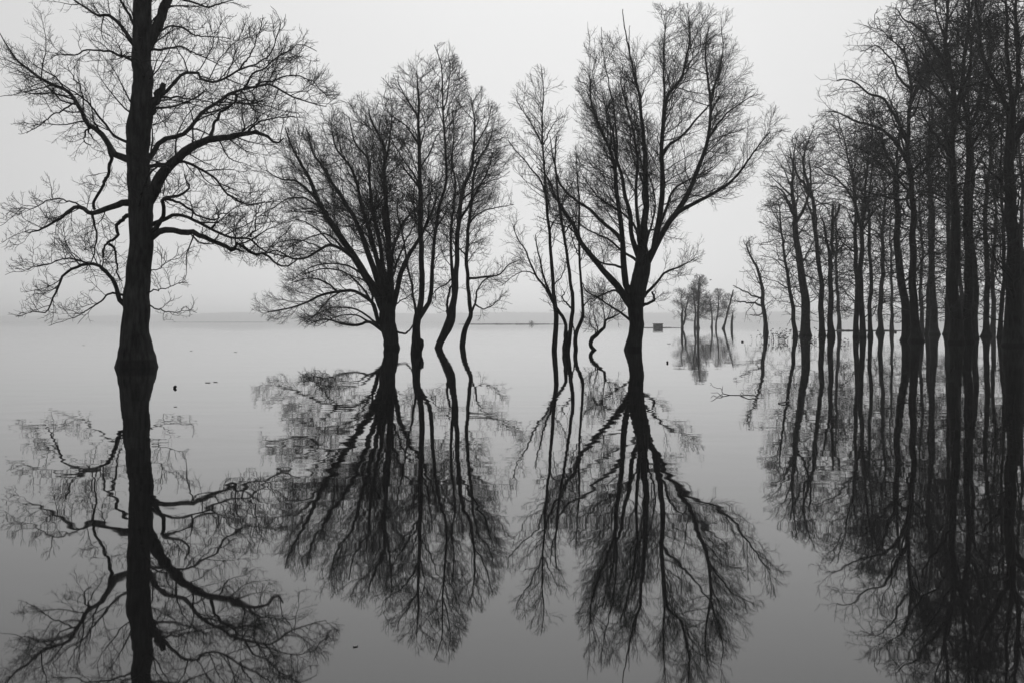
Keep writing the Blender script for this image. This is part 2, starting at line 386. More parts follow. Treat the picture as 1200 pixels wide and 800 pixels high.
# ------------------------------------------------------------------ the big bare tree on the left
tree('bare_tree', 'huge bare tree at far left, massive trunk flaring into the water, crooked spreading limbs', 'tree',
     None, (158.5, 430),
     [(158.3, 430, 48.5), (158.4, 422, 44.6), (158, 412, 40), (158, 402, 36), (158.5, 388, 31.5), (159.2, 370, 30), (159.8, 352, 30), (161.3, 335, 28), (163, 301, 27.5),
      (165, 267, 27), (163.7, 236, 28), (161, 205, 26.5), (160.7, 186, 26), (161, 165, 27), (162, 150, 28.5), (164, 135, 27), (165.4, 118, 24), (165.5, 101, 23), (165, 67, 22), (167, 30, 21), (167, 0, 20.5),
      (165, -40, 17), (168, -90, 13), (164, -135, 7), (167, -165, 2)],
     [([(176, 238), (184, 216), (194, 199), (211, 184), (226, 172), (243, 164), (260, 162), (280, 157), (292, 155), (302, 155), (316, 162), (326, 168), (334, 162)], 14, 1.4, -0.25),
      ([(290, 155), (304, 142), (321, 139), (344, 136)], 2.4, 1, 0.2, -0.9),
      ([(247, 163), (251, 145), (262, 130), (275, 121), (276, 112), (272, 108)], 3.8, 2.2, 0.2, -0.6),
      ([(175, 197), (181, 176), (191, 164), (211, 159), (223, 149), (236, 135), (251, 123), (267, 111), (287, 103), (304, 100), (321, 101), (338, 111), (358, 118), (383, 125)], 6, 1, 0.3),
      ([(287, 103), (298, 88), (312, 78), (330, 66), (352, 52), (372, 60)], 2.6, 0.8, 0.4, 1.2),
      ([(300, 100), (322, 92), (345, 88), (366, 96), (384, 112)], 2.2, 0.8, -0.3, 1.2),
      ([(170, 148), (176, 134), (182, 120), (188, 108), (191, 99)], 12, 6, -0.1),
      ([(184, 118), (189, 113), (196, 105), (206, 95), (219, 86), (233, 87), (236, 94), (250, 98), (262, 93), (280, 83), (304, 72), (318, 62), (325, 42), (330, 28)], 4, 0.8, -0.35),
      ([(280, 83), (296, 60), (304, 40), (306, 20)], 2, 0.7, 0.2, -0.9),
      ([(186, 115), (209, 115), (230, 117), (250, 122), (262, 129)], 2.6, 0.8, 0.5),
      ([(174, 196), (191, 192), (216, 191), (236, 199), (253, 211), (267, 228), (284, 238), (304, 238), (321, 236)], 4, 0.9, 0.4),
      ([(175, 276), (186, 264), (191, 247), (192, 234), (206, 229), (221, 220), (216, 205)], 6, 1.4, -0.3),
      ([(186, 265), (191, 261), (203, 252), (219, 254), (236, 261), (253, 271), (273, 279), (292, 278), (300, 286), (311, 295), (324, 298), (341, 301)], 4.4, 1, -0.2),
      ([(193, 234), (199, 234), (216, 244), (233, 252), (248, 259), (257, 257), (258, 252), (270, 254)], 3.2, 1, 0.25),
      ([(173, 280), (180, 275), (189, 271), (203, 270), (216, 273), (221, 269), (233, 274), (250, 283), (267, 291), (274, 296), (278, 286), (290, 293), (300, 299), (311, 298), (321, 308), (334, 313), (344, 308), (352, 303)], 7.5, 1.1, -0.15),
      ([(293, 278), (299, 262), (302, 248), (310, 236)], 1.8, 0.7, 0.3, -0.8),
      ([(152, 187), (143, 184), (135, 181), (127, 169), (118, 155), (105, 147), (98, 135), (89, 120), (78, 106), (61, 100), (46, 91), (34, 81), (20, 68), (7, 51), (-2, 34)], 7, 0.8, 0.2),
      ([(89, 120), (76, 128), (60, 138), (45, 150), (30, 156)], 2.2, 0.7, -0.4, 0.8),
      ([(98, 135), (96, 110), (88, 92), (78, 78)], 2.2, 0.7, 0.3, 0.8),
      ([(61, 100), (42, 104), (22, 109), (2, 112)], 1.8, 0.7, 0.3, 1.2),
      ([(117, 156), (109, 150), (101, 155), (98, 163), (102, 169), (108, 168)], 3.2, 1.2, 0.3, 0.3),
      ([(128, 172), (129, 180), (130, 189), (125, 209), (116, 226), (111, 246)], 4.2, 3.2, 0.1, 0.2),
      ([(152, 232), (144, 237), (138, 240), (122, 246), (105, 250), (95, 243), (84, 246), (68, 257), (44, 271), (30, 271)], 7.5, 0.8, -0.3),
      ([(108, 249), (111, 264), (113, 284), (110, 301), (100, 318)], 2.8, 0.9, 0.3, -0.7),
      ([(105, 250), (88, 238), (66, 234), (40, 244), (12, 244)], 2, 0.7, 0.3, -0.7),
      ([(152, 250), (147, 254), (138, 264), (137, 278), (123, 288), (120, 302)], 5, 1.6, 0.4),
      ([(127, 286), (133, 290), (137, 301), (137, 318), (142, 330)], 3, 1.4, 0.3, 0.7),
      ([(149, 362), (143, 356), (138, 345), (133, 332), (122, 318), (110, 310), (91, 311), (73, 325), (64, 345), (54, 365), (37, 364)], 5.5, 0.9, -0.3),
      ([(137, 343), (125, 345), (115, 355), (101, 365), (81, 374)], 2.4, 0.8, 0.3, -0.3),
      ([(110, 310), (84, 305), (61, 308), (34, 315), (18, 315)], 2.2, 0.7, 0.2, -0.5),
      ([(172, 356), (182, 361), (190, 362), (205, 366), (220, 359)], 1.8, 0.7, 0.4),
      ([(172, 344), (182, 341), (195, 338), (214, 330)], 1.6, 0.6, -0.3),
      ([(173, 318), (186, 316), (198, 306), (206, 304)], 1.4, 0.6, 0.3),
      ([(160, 56), (154, 48), (145, 35), (132, 20), (115, 17), (101, 10), (88, 0), (70, -14)], 4.8, 1, 0.3),
      ([(162, 42), (158, 30), (152, 20), (145, 7), (135, -10), (128, -40)], 4, 1.2, -0.4),
      ([(160, 72), (150, 70), (138, 64), (122, 59), (103, 59), (88, 64), (61, 64)], 3.2, 0.8, -0.2),
      ([(172, 60), (184, 58), (196, 56), (216, 57), (236, 66), (257, 76)], 3, 0.8, 0.3),
      ([(182, 40), (189, 37), (203, 30), (223, 39), (246, 44), (270, 47)], 2.6, 0.8, -0.4),
      ([(170, 52), (176, 44), (182, 35), (190, 15), (197, -5), (206, -40), (214, -80), (222, -120)], 13, 3, 0.1),
      ([(196, -5), (215, 0), (240, 8), (262, 4), (280, -6)], 3, 0.8, 0.5, 0.1)],
     [(-170, 130, 210), (-120, 80, 260), (-60, 45, 290), (-20, 30, 280), (10, 30, 275), (20, 0, 290), (35, -8, 335), (55, -8, 375), (112, 0, 385), (130, 20, 365), (150, 22, 345), (172, 50, 335),
      (190, 70, 325), (205, 50, 325), (225, 15, 335), (240, -2, 340), (255, -2, 345), (285, 12, 355), (312, 12, 345), (318, 15, 217), (345, 22, 220), (368, 36, 222), (379, 70, 190)],
     OAK, 11, M_BARK, K=90, sides=32, wob=0.03, trunk_crown=0.30, trunk_rough=0.032,
     extra=[(-75, 5.5, 4.5, 0.35, 0.06), (95, 6.2, 4.5, 0.4, 0.07), (-155, 7.6, 3.6, 0.25, 0.05), (70, 8.8, 4.0, 0.5, 0.06), (-60, 9.8, 3.8, 0.5, 0.045),
            (85, 13.5, 3.6, 0.6, 0.05), (10, 13.4, 3.4, .7, .06), (175, 13.8, 3.4, .7, .06), (-20, 15.2, 2.6, .8, .05), (200, 15.4, 2.6, .8, .05)])

# ------------------------------------------------------------------ the clump left of centre
GC = 'bare trees of the clump left of centre'
tree('willow_tree', 'bare willow left of centre whose stout base fans into many stems', 'tree', GC,
     (459.5, 408),
     [(459.4, 408, 19), (458, 400, 18.5), (456, 390, 18.5), (454, 380, 19), (454.5, 365, 19), (455.5, 352, 16), (456.5, 335, 9), (457, 318, 7), (455.5, 289, 6), (451, 257, 5), (452.5, 225, 4), (450, 200, 3.4), (455, 173, 2.6), (458, 145, 1.6), (459, 128, .8)],
     [([(452, 366), (449, 358), (439, 339), (428, 323), (417, 305), (407, 289), (393, 270), (383, 254), (377, 243), (371, 232), (364, 211), (356, 197), (348, 184), (340, 168), (335, 150)], 10, 1.2, 0.1),
      ([(371, 230), (361, 224), (348, 213), (327, 209), (311, 200)], 3, 0.9, -0.3, 0.6),
      ([(453, 360), (445, 337), (439, 318), (431, 297), (424, 275), (415, 254), (408, 244), (399, 229), (388, 213), (380, 197), (369, 184), (364, 171), (359, 152)], 8, 1.2, 0.35),
      ([(455, 360), (451, 342), (444, 315), (436, 283), (431, 262), (424, 244), (417, 211), (412, 197), (404, 187), (393, 173), (389, 150)], 7, 1.2, -0.35),
      ([(457, 362), (449, 315), (445, 283), (439, 257), (434, 230), (433, 200), (431, 185), (418, 171), (412, 155), (409, 138)], 6.5, 1.2, 0.2),
      ([(458, 358), (458, 330), (456, 300), (455, 270), (453, 240), (451, 215), (449, 200), (452, 180), (444, 160), (436, 144), (432, 128)], 7, 1.2, -0.2),
      ([(460, 366), (463, 350), (471, 318), (481, 297), (491, 281), (500, 264), (506, 250), (512, 230)], 7, 1.6, -0.3),
      ([(459, 345), (460, 300), (467, 272), (478, 254), (490, 243), (505, 225), (520, 205)], 4, 1.2, 0.4),
      ([(450, 386), (444, 380), (441, 368), (437, 355), (417, 342), (399, 342), (377, 345), (361, 354), (340, 361), (313, 366)], 5, 1, -0.25),
      ([(448, 388), (440, 381), (431, 377), (420, 381), (401, 379), (380, 374), (364, 379)], 4, 0.9, -0.4),
      ([(418, 307), (411, 300), (401, 293), (388, 287), (375, 293), (359, 302), (343, 303), (324, 294), (310, 297)], 4.2, 1, -0.3, 0.3),
      ([(403, 293), (388, 277), (372, 275), (353, 283), (335, 292)], 2.6, 0.8, 0.3, 0.2),
      ([(446, 384), (442, 372), (437, 358), (436, 345), (428, 330), (410, 322)], 4, 1, 0.4),
      ([(396, 342), (380, 330), (362, 326), (345, 330)], 2.2, 0.8, -0.4, -1),
      ([(444, 382), (425, 366), (405, 360), (385, 362), (364, 373)], 2.6, .8, .35),
      ([(437, 357), (420, 332), (400, 318), (375, 316), (352, 324)], 2.6, .8, -.4),
      ([(399, 342), (385, 352), (372, 366), (358, 377)], 1.8, .7, .3, -1),
      ([(390, 288), (370, 268), (350, 258), (332, 264)], 2, .7, -.3, .3),
      ([(428, 323), (408, 312), (385, 309), (365, 313), (343, 328)], 2.6, .8, .4, .2),
      ([(378, 292), (360, 284), (338, 282), (318, 288)], 1.8, .7, .3, .3),
      ([(432, 377), (415, 369), (395, 371), (372, 382)], 2, .7, .4, -.6),
      ([(372, 241), (355, 232), (336, 234), (318, 246)], 2.4, .8, -.3, .5),
      ([(407, 289), (392, 262), (368, 246), (345, 246)], 2.6, .8, .4, .3),
      ([(461, 384), (466, 388.5), (472, 391), (479, 388), (484, 381)], 3, 1.6, -.3)],
     [(108, 435, 480), (125, 408, 500), (143, 335, 510), (160, 325, 515), (185, 302, 520), (205, 300, 520), (225, 322, 518), (250, 325, 512), (300, 312, 505), (330, 325, 500), (345, 315, 490), (368, 305, 480), (384, 350, 470)],
     WILLOW, 21, M_BARK_W, K=60, sides=20, trunk_crown=0.35,
     extra=[(-80, 3.2, 7.5, 0.5, 0.08), (100, 3.4, 7.5, 0.55, 0.08), (-120, 4.2, 7, 0.8, 0.07), (60, 4.4, 7, 0.85, 0.07), (-95, 2.4, 5.5, 0.12, 0.05), (85, 2.3, 5.5, 0.15, 0.05)])

t = tree('bare_tree', 'upright bare tree with a dark burl on its foot, right beside the many-stemmed willow', 'tree', GC,
     (487, 414.5),
     [(487, 414.5, 14), (487, 406, 12.5), (487.3, 398, 11), (488, 388, 9.5), (489, 374, 9.5), (491, 364, 7.5), (494, 350, 6.6), (495, 337, 6.4), (493.5, 297, 6.2), (492.3, 270, 6), (493, 243, 5.6), (492, 222, 5), (491.7, 200, 4.4), (491, 168, 3.6), (491, 128, 2.8), (490, 108, 2), (489, 84, 1)],
     [([(489, 376), (494, 368), (501, 358), (505, 345), (507, 310), (508, 283), (512, 257), (515, 240), (523, 213), (522, 173), (519.5, 133), (519, 93), (516, 72), (509, 52)], 5, 0.9, 0.06),
      ([(519, 130), (525, 110), (527, 85), (526, 62)], 1.8, 0.7, 0.2, 0.3),
      ([(489, 374), (484, 350), (482, 331), (477, 310), (474, 290), (470, 270), (466, 250)], 3.2, 1, -0.3),
      ([(492, 222), (482, 208), (468, 190), (458, 180)], 2.6, 0.9, 0.4),
      ([(491, 170), (478, 150), (462, 138), (450, 128)], 2.4, 0.8, -0.4),
      ([(491, 200), (503, 180), (512, 160), (520, 150)], 2.2, 0.8, 0.4),
      ([(491, 140), (478, 118), (468, 100), (466, 88)], 2.2, 0.8, 0.3)],
     [(44, 500, 522), (70, 488, 534), (85, 466, 542), (100, 454, 547), (115, 444, 552), (130, 440, 548), (170, 440, 545), (220, 450, 538), (300, 458, 525), (368, 465, 515)],
     BUSHY, 31, M_BARK_W, K=56, sides=16, trunk_crown=0.28, depth=0.9,
     extra=[(-80, 5.5, 3.5, 1.3, 0.05), (95, 6.5, 3.5, 1.3, 0.05), (-110, 8.0, 3, 1.4, 0.045), (75, 9.2, 3, 1.4, 0.045)], dens=0.9)
def burl(parent):
    rng = np.random.default_rng(5)
    D = dist(414.5); c = at(493.5, 405, D)
    K, m = 9, 12
    zz = np.linspace(at(0, 414, D)[2] + 0.1, at(0, 396.3, D)[2], K)
    P = np.stack((np.full(K, c[0] - 0.02), np.full(K, D - 0.05), zz), -1)
    R = np.array((.07, .10, .13, .15, .16, .16, .165, .155, .03))
    V, q = tubes(P[None], R[None], m, (1 + rng.normal(0, 0.07, (1, K, m))))
    link_mesh('burl', V, [q], M_BARK_W, parent, at(487, 414.5, D))
burl(t)

tree('bare_tree', 'bare tree with a bent leaning trunk, third from left in the clump left of centre', 'tree', GC,
     (514.5, 407.5),
     [(514.4, 407.5, 9.4), (516.5, 401, 9), (519.5, 394, 9.4), (523, 387, 10.6), (526.5, 379, 11.5), (528.5, 371, 10.5), (529.5, 362, 8.6), (532, 350, 7.2), (534, 335, 6.6), (535, 315, 6), (536, 283, 5.4), (539, 257, 5), (541, 230, 4.4), (546, 214, 4), (553, 198, 3.4), (556, 173, 2.8), (557, 150, 2), (553, 120, 1)],
     [([(527, 376), (525, 368), (524, 355), (526, 342), (530, 334)], 3.4, 2.4, 0.1),
      ([(532, 345), (529, 310), (528, 283), (529, 262), (532, 240), (534, 215), (530, 190), (532, 160), (530, 130)], 4, 1, 0.2),
      ([(539, 258), (549, 242), (560, 222), (572, 200), (578, 178)], 3, 1, -0.3),
      ([(534, 322), (524, 332), (512, 340), (503, 352)], 2, 0.8, 0.4),
      ([(541, 235), (556, 222), (572, 214), (588, 208)], 2.2, 0.8, 0.3),
      ([(556, 172), (566, 156), (573, 140), (576, 124)], 2, 0.8, -0.2)],
     [(103, 520, 562), (120, 512, 575), (140, 512, 587), (170, 510, 592), (200, 512, 594), (250, 512, 580), (300, 508, 570), (350, 502, 560), (374, 500, 550)],
     BUSHY, 41, M_BARK_W, K=56, sides=16, trunk_crown=0.3,
     extra=[(-85, 6, 3.2, 1.2, 0.045), (90, 7, 3.2, 1.2, 0.045), (-100, 9, 3, 1.3, 0.04), (80, 10.4, 2.6, 1.3, 0.04)], dens=0.9)

tree('bare_tree', 'slender curved bare tree, rightmost and thinnest trunk of the clump left of centre', 'tree', GC,
     (541.7, 405.5),
     [(541.6, 405.5, 6.6), (542.2, 396, 6.8), (544, 387, 6), (548, 379, 5.6), (551.3, 371, 5.2), (551.5, 364, 4.6), (549.5, 345, 4.4), (547.3, 318, 4.2), (547, 283, 4), (550.5, 257, 3.8), (553, 235, 3.4), (554, 212, 3), (563, 184, 2.4), (572, 172, 1.8), (578, 150, .9)],
     [([(552, 366), (557, 356), (559, 342), (566, 330), (578, 322)], 2.6, 0.9, 0.4),
      ([(546.5, 325), (556, 326), (567, 325), (585, 322), (596, 310), (608, 305)], 2.8, 0.8, -0.15),
      ([(557, 357), (567, 362), (577, 358), (586, 350)], 1.8, 0.7, -0.3),
      ([(549, 262), (562, 250), (580, 244), (602, 240)], 2, 0.8, 0.3),
      ([(547, 300), (536, 288), (530, 270)], 1.8, 0.8, 0.3)],
     [(115, 560, 582), (130, 552, 592), (160, 545, 600), (195, 540, 602), (230, 540, 596), (245, 540, 606), (300, 540, 612), (340, 540, 604), (362, 540, 592), (376, 540, 575)],
     BUSHY, 51, M_BARK_W, K=50, sides=12, trunk_crown=0.3, dens=0.85,
     extra=[(-85, 5, 2.6, 0.8, 0.035), (90, 6, 2.6, 0.8, 0.035), (-90, 9, 2.4, 1.2, 0.03)])

# ------------------------------------------------------------------ the clump right of centre
GR = 'bare trees of the clump right of centre'
tree('young_tree', 'tall slender bare young tree with wispy narrow top, leftmost of the clump right of centre', 'tree', GR,
     (650.5, 411),
     [(650.4, 411, 6.4), (650.7, 400, 6.2), (651.3, 385, 5.8), (651.8, 370, 5.6), (650, 352, 5), (648.5, 340, 4.4), (646.5, 310, 4), (645, 290, 3.6), (642, 256, 3.2), (640, 235, 3), (638.5, 216, 2.6), (636, 172, 2.2), (635, 138, 1.6), (637, 115, 1.2), (634, 80, .7)],
     [([(650, 357), (644, 346), (637, 334), (627, 322), (617, 296), (606, 279), (601, 262)], 3, 0.9, -0.2),
      ([(639, 228), (633, 212), (623, 198), (606, 178), (596, 165)], 2.2, 0.8, 0.25),
      ([(636, 172), (626, 150), (614, 132), (605, 118)], 1.8, 0.7, -0.3),
      ([(636, 172), (645, 152), (654, 138)], 1.6, 0.7, 0.3),
      ([(628, 322), (614, 318), (600, 325), (588, 335)], 1.4, 0.6, 0.2, -0.5),
      ([(648, 336), (660, 320), (664, 304)], 1.5, 0.6, 0.4)],
     [(78, 627, 643), (95, 612, 657), (115, 598, 663), (160, 596, 668), (180, 598, 662), (230, 596, 662), (260, 588, 665), (330, 585, 662), (350, 608, 660), (368, 620, 655)],
     THIN, 61, M_BARK_W, K=50, sides=12, trunk_crown=0.3,
     extra=[(-85, 6, 2.2, 0.9, 0.03), (90, 7.5, 2.2, 1.0, 0.03), (-90, 9.5, 2, 1.1, 0.025), (85, 11, 1.8, 1.1, 0.02)])
tree('young_tree', 'slender bare young tree whose stem forks just above the water, between two thin stems', 'tree', GR,
     (664, 413.5),
     [(663.6, 413.5, 9), (663.8, 405, 9.6), (665, 397, 9), (668.5, 388, 5), (670, 376, 4.6), (671.5, 360, 4.4), (671, 345, 4), (669, 334, 3.8), (665.5, 305, 3.4), (662, 282, 3.2), (657, 253, 3), (652.5, 219, 2.6), (650.5, 190, 2), (652, 160, 1)],
     [([(664, 403), (662.5, 393), (663, 381), (660, 371), (655, 364), (650, 356), (645, 346), (638, 326), (632, 300), (627, 275)], 4.4, 1, 0.12),
      ([(671, 362), (665, 356), (660, 350), (661, 342)], 2.2, 1.2, -0.3),
      ([(661, 275), (670, 258), (676, 240)], 1.8, 0.8, 0.3),
      ([(655, 240), (645, 222), (640, 200)], 1.6, 0.7, 0.3)],
     [(155, 642, 662), (190, 632, 678), (250, 625, 690), (330, 635, 690), (366, 640, 690)],
     THIN, 71, M_BARK_W, K=50, sides=12, trunk_crown=0.35, dens=0.8,
     extra=[(-85, 6, 2, 0.9, 0.03), (90, 7, 2, 0.9, 0.03)])
tree('young_tree', 'slender bare young tree with an S-curved stem, just left of the squiggly little trunk', 'tree', GR,
     (674, 409),
     [(674, 409, 5.2), (674.3, 400, 5), (675, 392, 4.8), (676.2, 386, 4.6), (679.5, 380, 4.6), (682.3, 374, 4.4), (683, 367, 4), (682.5, 356, 3.4), (682, 336, 3), (679.5, 305, 2.8), (678.5, 267, 2.4), (679, 239, 2.2), (677, 210, 1.6), (675, 180, .9)],
     [([(682.5, 360), (690, 352), (696, 350), (703, 344)], 1.6, 0.7, 0.3),
      ([(680, 305), (672, 285), (668, 265)], 1.6, 0.7, -0.3),
      ([(673.5, 393), (672, 384), (671, 376)], 2, 1.4, 0.2)],
     [(170, 664, 688), (200, 655, 700), (300, 658, 702), (368, 662, 702)],
     THIN, 81, M_BARK_W, K=46, sides=12, trunk_crown=0.35, dens=0.8,
     extra=[(-85, 5, 1.8, 0.9, 0.025), (90, 6, 1.8, 0.9, 0.025)])
tree('small_tree', 'small crooked bare tree with a squiggly stem rising from the water beside the big willow', 'tree', GR,
     (694.5, 410),
     [(696, 410, 4.6), (692.6, 405.5, 5), (691.6, 401, 5), (693.5, 396.5, 5), (697, 394, 4.8), (700.5, 391.5, 4.4), (704.5, 387.5, 4), (708.2, 383, 3.4), (709, 377, 3), (711, 374.5, 2.4), (717, 372, 2), (725, 368, 1.4), (733, 362, .8)],
     [([(699, 393), (700, 384), (697, 374), (695, 362)], 1.6, 0.7, 0.3),
      ([(708.8, 379), (708, 365), (706, 350), (709, 336)], 1.6, 0.7, -0.2),
      ([(712, 374), (716, 362), (720, 350)], 1.3, 0.6, 0.3),
      ([(702, 390), (692, 380), (690, 366)], 1.2, 0.6, -0.3),
      ([(696, 394), (698, 390), (697, 387)], 2.2, 1.2, 0.1)],
     [(325, 692, 722), (345, 684, 730), (370, 680, 732), (390, 685, 725)],
     THIN, 91, M_BARK_W, K=40, sides=12, trunk_crown=0.5, dens=1.6)
tree('willow_tree', 'large bare willow with one straight trunk and a wide fan-shaped crown, right of centre', 'tree', GR,
     (742, 410),
     [(742.2, 410, 21), (743, 402, 19.5), (744.6, 394, 17.6), (745.4, 385, 17), (745.2, 370, 17), (745.3, 357, 17.6), (746.3, 345, 20), (749, 330, 20), (752, 315, 20), (753, 302, 16), (753.5, 290, 11), (754.5, 267, 8.4), (757, 239, 7), (755.5, 213, 6.2), (754, 172, 5), (750.5, 138, 4), (749, 115, 3.2), (746, 102, 2.6), (744, 88, 1.8), (743, 74, .9)],
     [([(741, 362), (735, 352), (721, 331), (706, 316), (692, 299), (679, 282), (672, 265), (660, 247), (649, 226), (640, 207), (629, 195)], 8.5, 1, 0.15),
      ([(676, 274), (665, 266), (649, 261), (629, 254)], 2, 0.7, -0.3, 1),
      ([(740, 352), (734, 338), (731, 311), (729.5, 279), (725.5, 247), (722, 221), (721, 198), (715, 175), (702, 147), (692, 115), (692, 92)], 7.5, 1.2, -0.12),
      ([(721, 200), (723, 170), (721, 140), (717, 115)], 3, 1.4, 0.15, -1),
      ([(717, 116), (713, 95), (709, 76), (706, 52), (705, 32)], 1.5, .6, .1, -.9, 1),
      ([(728, 283), (724, 276), (709, 262), (686, 242), (666, 228), (655, 210), (648, 186), (645, 160)], 4.4, 0.9, 0.25, -.8),
      ([(749, 304), (744, 288), (739.5, 272), (738, 250), (732, 228), (729, 205), (722, 185), (720, 160), (712, 135), (706, 108)], 6, 1, 0.25),
      ([(757, 312), (764, 302), (770, 268), (775, 239), (777, 218), (776, 190), (775, 172), (778, 144), (784, 109), (798, 95), (804, 72), (809, 43), (806, 16)], 8, 0.9, -0.15),
      ([(776, 160), (778, 120), (778, 86), (778, 52), (782, 15)], 3.4, 0.8, 0.1, -1),
      ([(756, 314), (764, 296), (778, 270), (795.5, 247), (806, 228), (820, 193), (830, 161), (833, 124), (830, 98), (827, 57), (832, 28)], 7.5, 0.9, 0.2),
      ([(829, 165), (838, 150), (850, 135), (867, 122), (885, 111)], 2.8, 0.8, -0.2, 1.6),
      ([(832, 120), (838, 98), (844, 84), (847, 52), (845, 32)], 2.4, 0.8, 0.2, 1.8),
      ([(786, 258), (798, 247), (818.6, 236), (841.6, 224), (858, 212), (870, 198), (885, 176), (903, 154)], 5, 0.9, -0.25, 0.4),
      ([(764, 300), (774, 262), (782, 240), (790, 222), (806, 212), (818, 206), (835, 196)], 4.4, 1, 0.4),
      ([(776, 182), (784, 170), (798, 161), (818, 138), (833, 121), (838, 100)], 3.4, 0.9, -0.3, -0.6),
      ([(753, 352), (757, 345), (770, 331), (781, 319), (804, 309), (817, 301)], 3.8, 0.8, 0.2),
      ([(750, 362), (755, 358), (767, 351), (764, 342)], 4, 2.2, -0.3),
      ([(741, 378), (735, 372), (721, 362), (704, 351), (688, 341), (680, 328)], 3, 0.9, -0.35),
      ([(738, 350), (729, 345), (718, 341), (704, 346), (694, 354)], 3.2, 1, 0.4),
      ([(732, 318), (727, 313), (709, 309), (695, 302), (684, 290)], 3, 0.9, -0.4),
      ([(747, 106), (742, 84), (738, 62), (734, 43), (731, 26), (729.5, 11)], 2.6, .9, .1, 0, 1),
      ([(738, 62), (737, 44), (738, 30)], 1.2, .6, .2, .1, 1),
      ([(748, 296), (748, 260), (745, 225), (748, 190), (741, 150), (733, 120), (727, 96)], 4.6, 0.9, -0.3)],
     [(8, 722, 745), (13, 768, 815), (28, 735, 862), (45, 690, 866), (75, 682, 880), (105, 678, 888), (150, 676, 905), (175, 678, 906), (200, 658, 900), (220, 640, 872), (250, 650, 835), (270, 690, 828), (290, 690, 822), (310, 690, 818), (340, 685, 802), (368, 695, 775)],
     WILLOW, 101, M_BARK_W, K=70, sides=22, trunk_crown=0.42, dens=0.95,
     extra=[(-80, 4.4, 7, 0.7, 0.09), (100, 4.6, 7, 0.75, 0.09), (-115, 5.2, 6.5, 1.1, 0.08), (70, 5.4, 6.5, 1.1, 0.08), (-90, 7.5, 5, 1.6, 0.06), (85, 8, 5, 1.6, 0.06)])

# ------------------------------------------------------------------ the flooded wood on the right
GW = 'bare trees of the flooded wood on the right'
def wood_tree(label, base, pts, env, seed, limbs=(), forks=5, dens=1.0, flare=1.35, sides=12, name='wood_tree', tc=0.06, l0=None, group=GW):
    """pts: (u, v, w) without the root flare"""
    u, v, w = pts[0]
    tr = [(u, v, w * flare), (u, v - 3.0, w * (1 + (flare - 1) * .55)), (u, v - 7, w * (1 + (flare - 1) * .2))] + [(a, b, c * (1 - 0.30 * min(1, max(0, (v - b) / 190)))) for a, b, c in pts[1:]]
    return tree(name, label, 'tree', group, base, tr, list(limbs), env, WOOD, seed, M_BARK_F, K=46, sides=sides, wob=0.06,
                forks=forks, dens=dens, trunk_crown=tc, l0=l0)

wood_tree('small leaning bare tree with two long side branches, leftmost of the wood', (897.6, 390),
          [(897.6, 390, 5.2), (897.2, 375, 5), (895.5, 355, 4.8), (891.6, 329, 4), (886.5, 313, 3.4), (883, 306, 3), (878.5, 293, 2.2), (877, 285, 1.8), (881, 281, 1)],
          [(276, 868, 900), (300, 872, 910), (330, 868, 915), (345, 858, 915), (372, 862, 915), (380, 868, 910)], 201,
          limbs=[([(895, 351), (888, 348), (880, 345), (868, 339), (859, 335)], 2.2, 0.9, 0.1), ([(896, 360), (886, 356), (877, 355), (860, 353)], 2.6, 1, -0.2), ([(896, 366), (886, 370), (878, 369)], 1.6, 0.8, 0.2)],
          forks=2, dens=0.5)
wood_tree('thin bare tree beside dead weeds, second from the left edge of the wood', (932, 394),
          [(932, 394, 5.2), (931, 380, 5), (929, 361, 4.8), (923, 324, 4), (919, 280, 3.2), (917, 255, 2.4), (914, 232, 1)],
          [(228, 905, 925), (250, 895, 945), (300, 893, 955), (345, 892, 958), (376, 905, 955)], 202, forks=3, dens=0.9)
wood_tree('stout straight bare tree, thickest trunk in the left third of the flooded wood', (944, 393.5),
          [(944, 393.5, 11.5), (943.6, 380, 11), (942, 355, 10.2), (939, 315, 9.4), (933, 278, 8.4), (929, 243, 6.6), (927, 215, 4.4), (930, 190, 2.6), (934, 164, 1)],
          [(160, 925, 962), (178, 905, 985), (205, 893, 990), (225, 892, 985), (250, 896, 985), (300, 903, 975), (350, 905, 975), (378, 915, 970)], 203,
          limbs=[([(930, 250), (922, 232), (914, 222), (903, 218)], 3.4, 1, 0.3), ([(932, 262), (944, 240), (950, 215), (948, 190)], 4, 1, -0.2)], forks=5)
wood_tree('bare tree with gently curved trunk, next right of the stout straight one in the wood', (964, 393.5),
          [(964, 393.5, 7), (963.4, 380, 6.8), (962, 344, 6.4), (959, 295, 6), (955, 257, 5.6), (949, 217, 5), (944, 190, 3.6), (950, 165, 2), (955, 147, 1)],
          [(144, 945, 985), (165, 930, 1000), (200, 925, 1005), (280, 935, 1000), (378, 940, 992)], 204, limbs=[([(951, 230), (938, 210), (930, 192), (925, 175)], 3.4, 1, 0.3)], forks=5)
wood_tree('bare tree with a broken forked top, right of the gently curved trunk', (974, 394),
          [(974, 394, 8), (973.5, 380, 7.4), (973, 349, 6.4), (972, 315, 5.6), (971, 301, 5), (969, 285, 4), (967, 268, 3.4), (963, 255, 1.6)],
          [(232, 960, 992), (280, 948, 1002), (330, 950, 1000), (378, 955, 998)], 205, limbs=[([(973, 312), (975, 285), (976, 262), (983, 248), (984, 240)], 4.6, 2.6, 0.05), ([(977, 262), (975, 250), (976, 240)], 3, 2, 0.1)], forks=3, dens=0.9)
wood_tree('thin farther-back bare tree with knobbly foot, just left of the close pair of trunks', (983.6, 387),
          [(983.6, 387, 4.8), (982.8, 370, 4.4), (982, 344, 4), (981, 309, 3.4), (980, 270, 2.4), (981, 240, 1)],
          [(236, 970, 990), (265, 962, 1002), (330, 960, 1006), (376, 966, 1002)], 206, forks=2, dens=0.8)
GP = 'close pair of straight trunks in the wood'
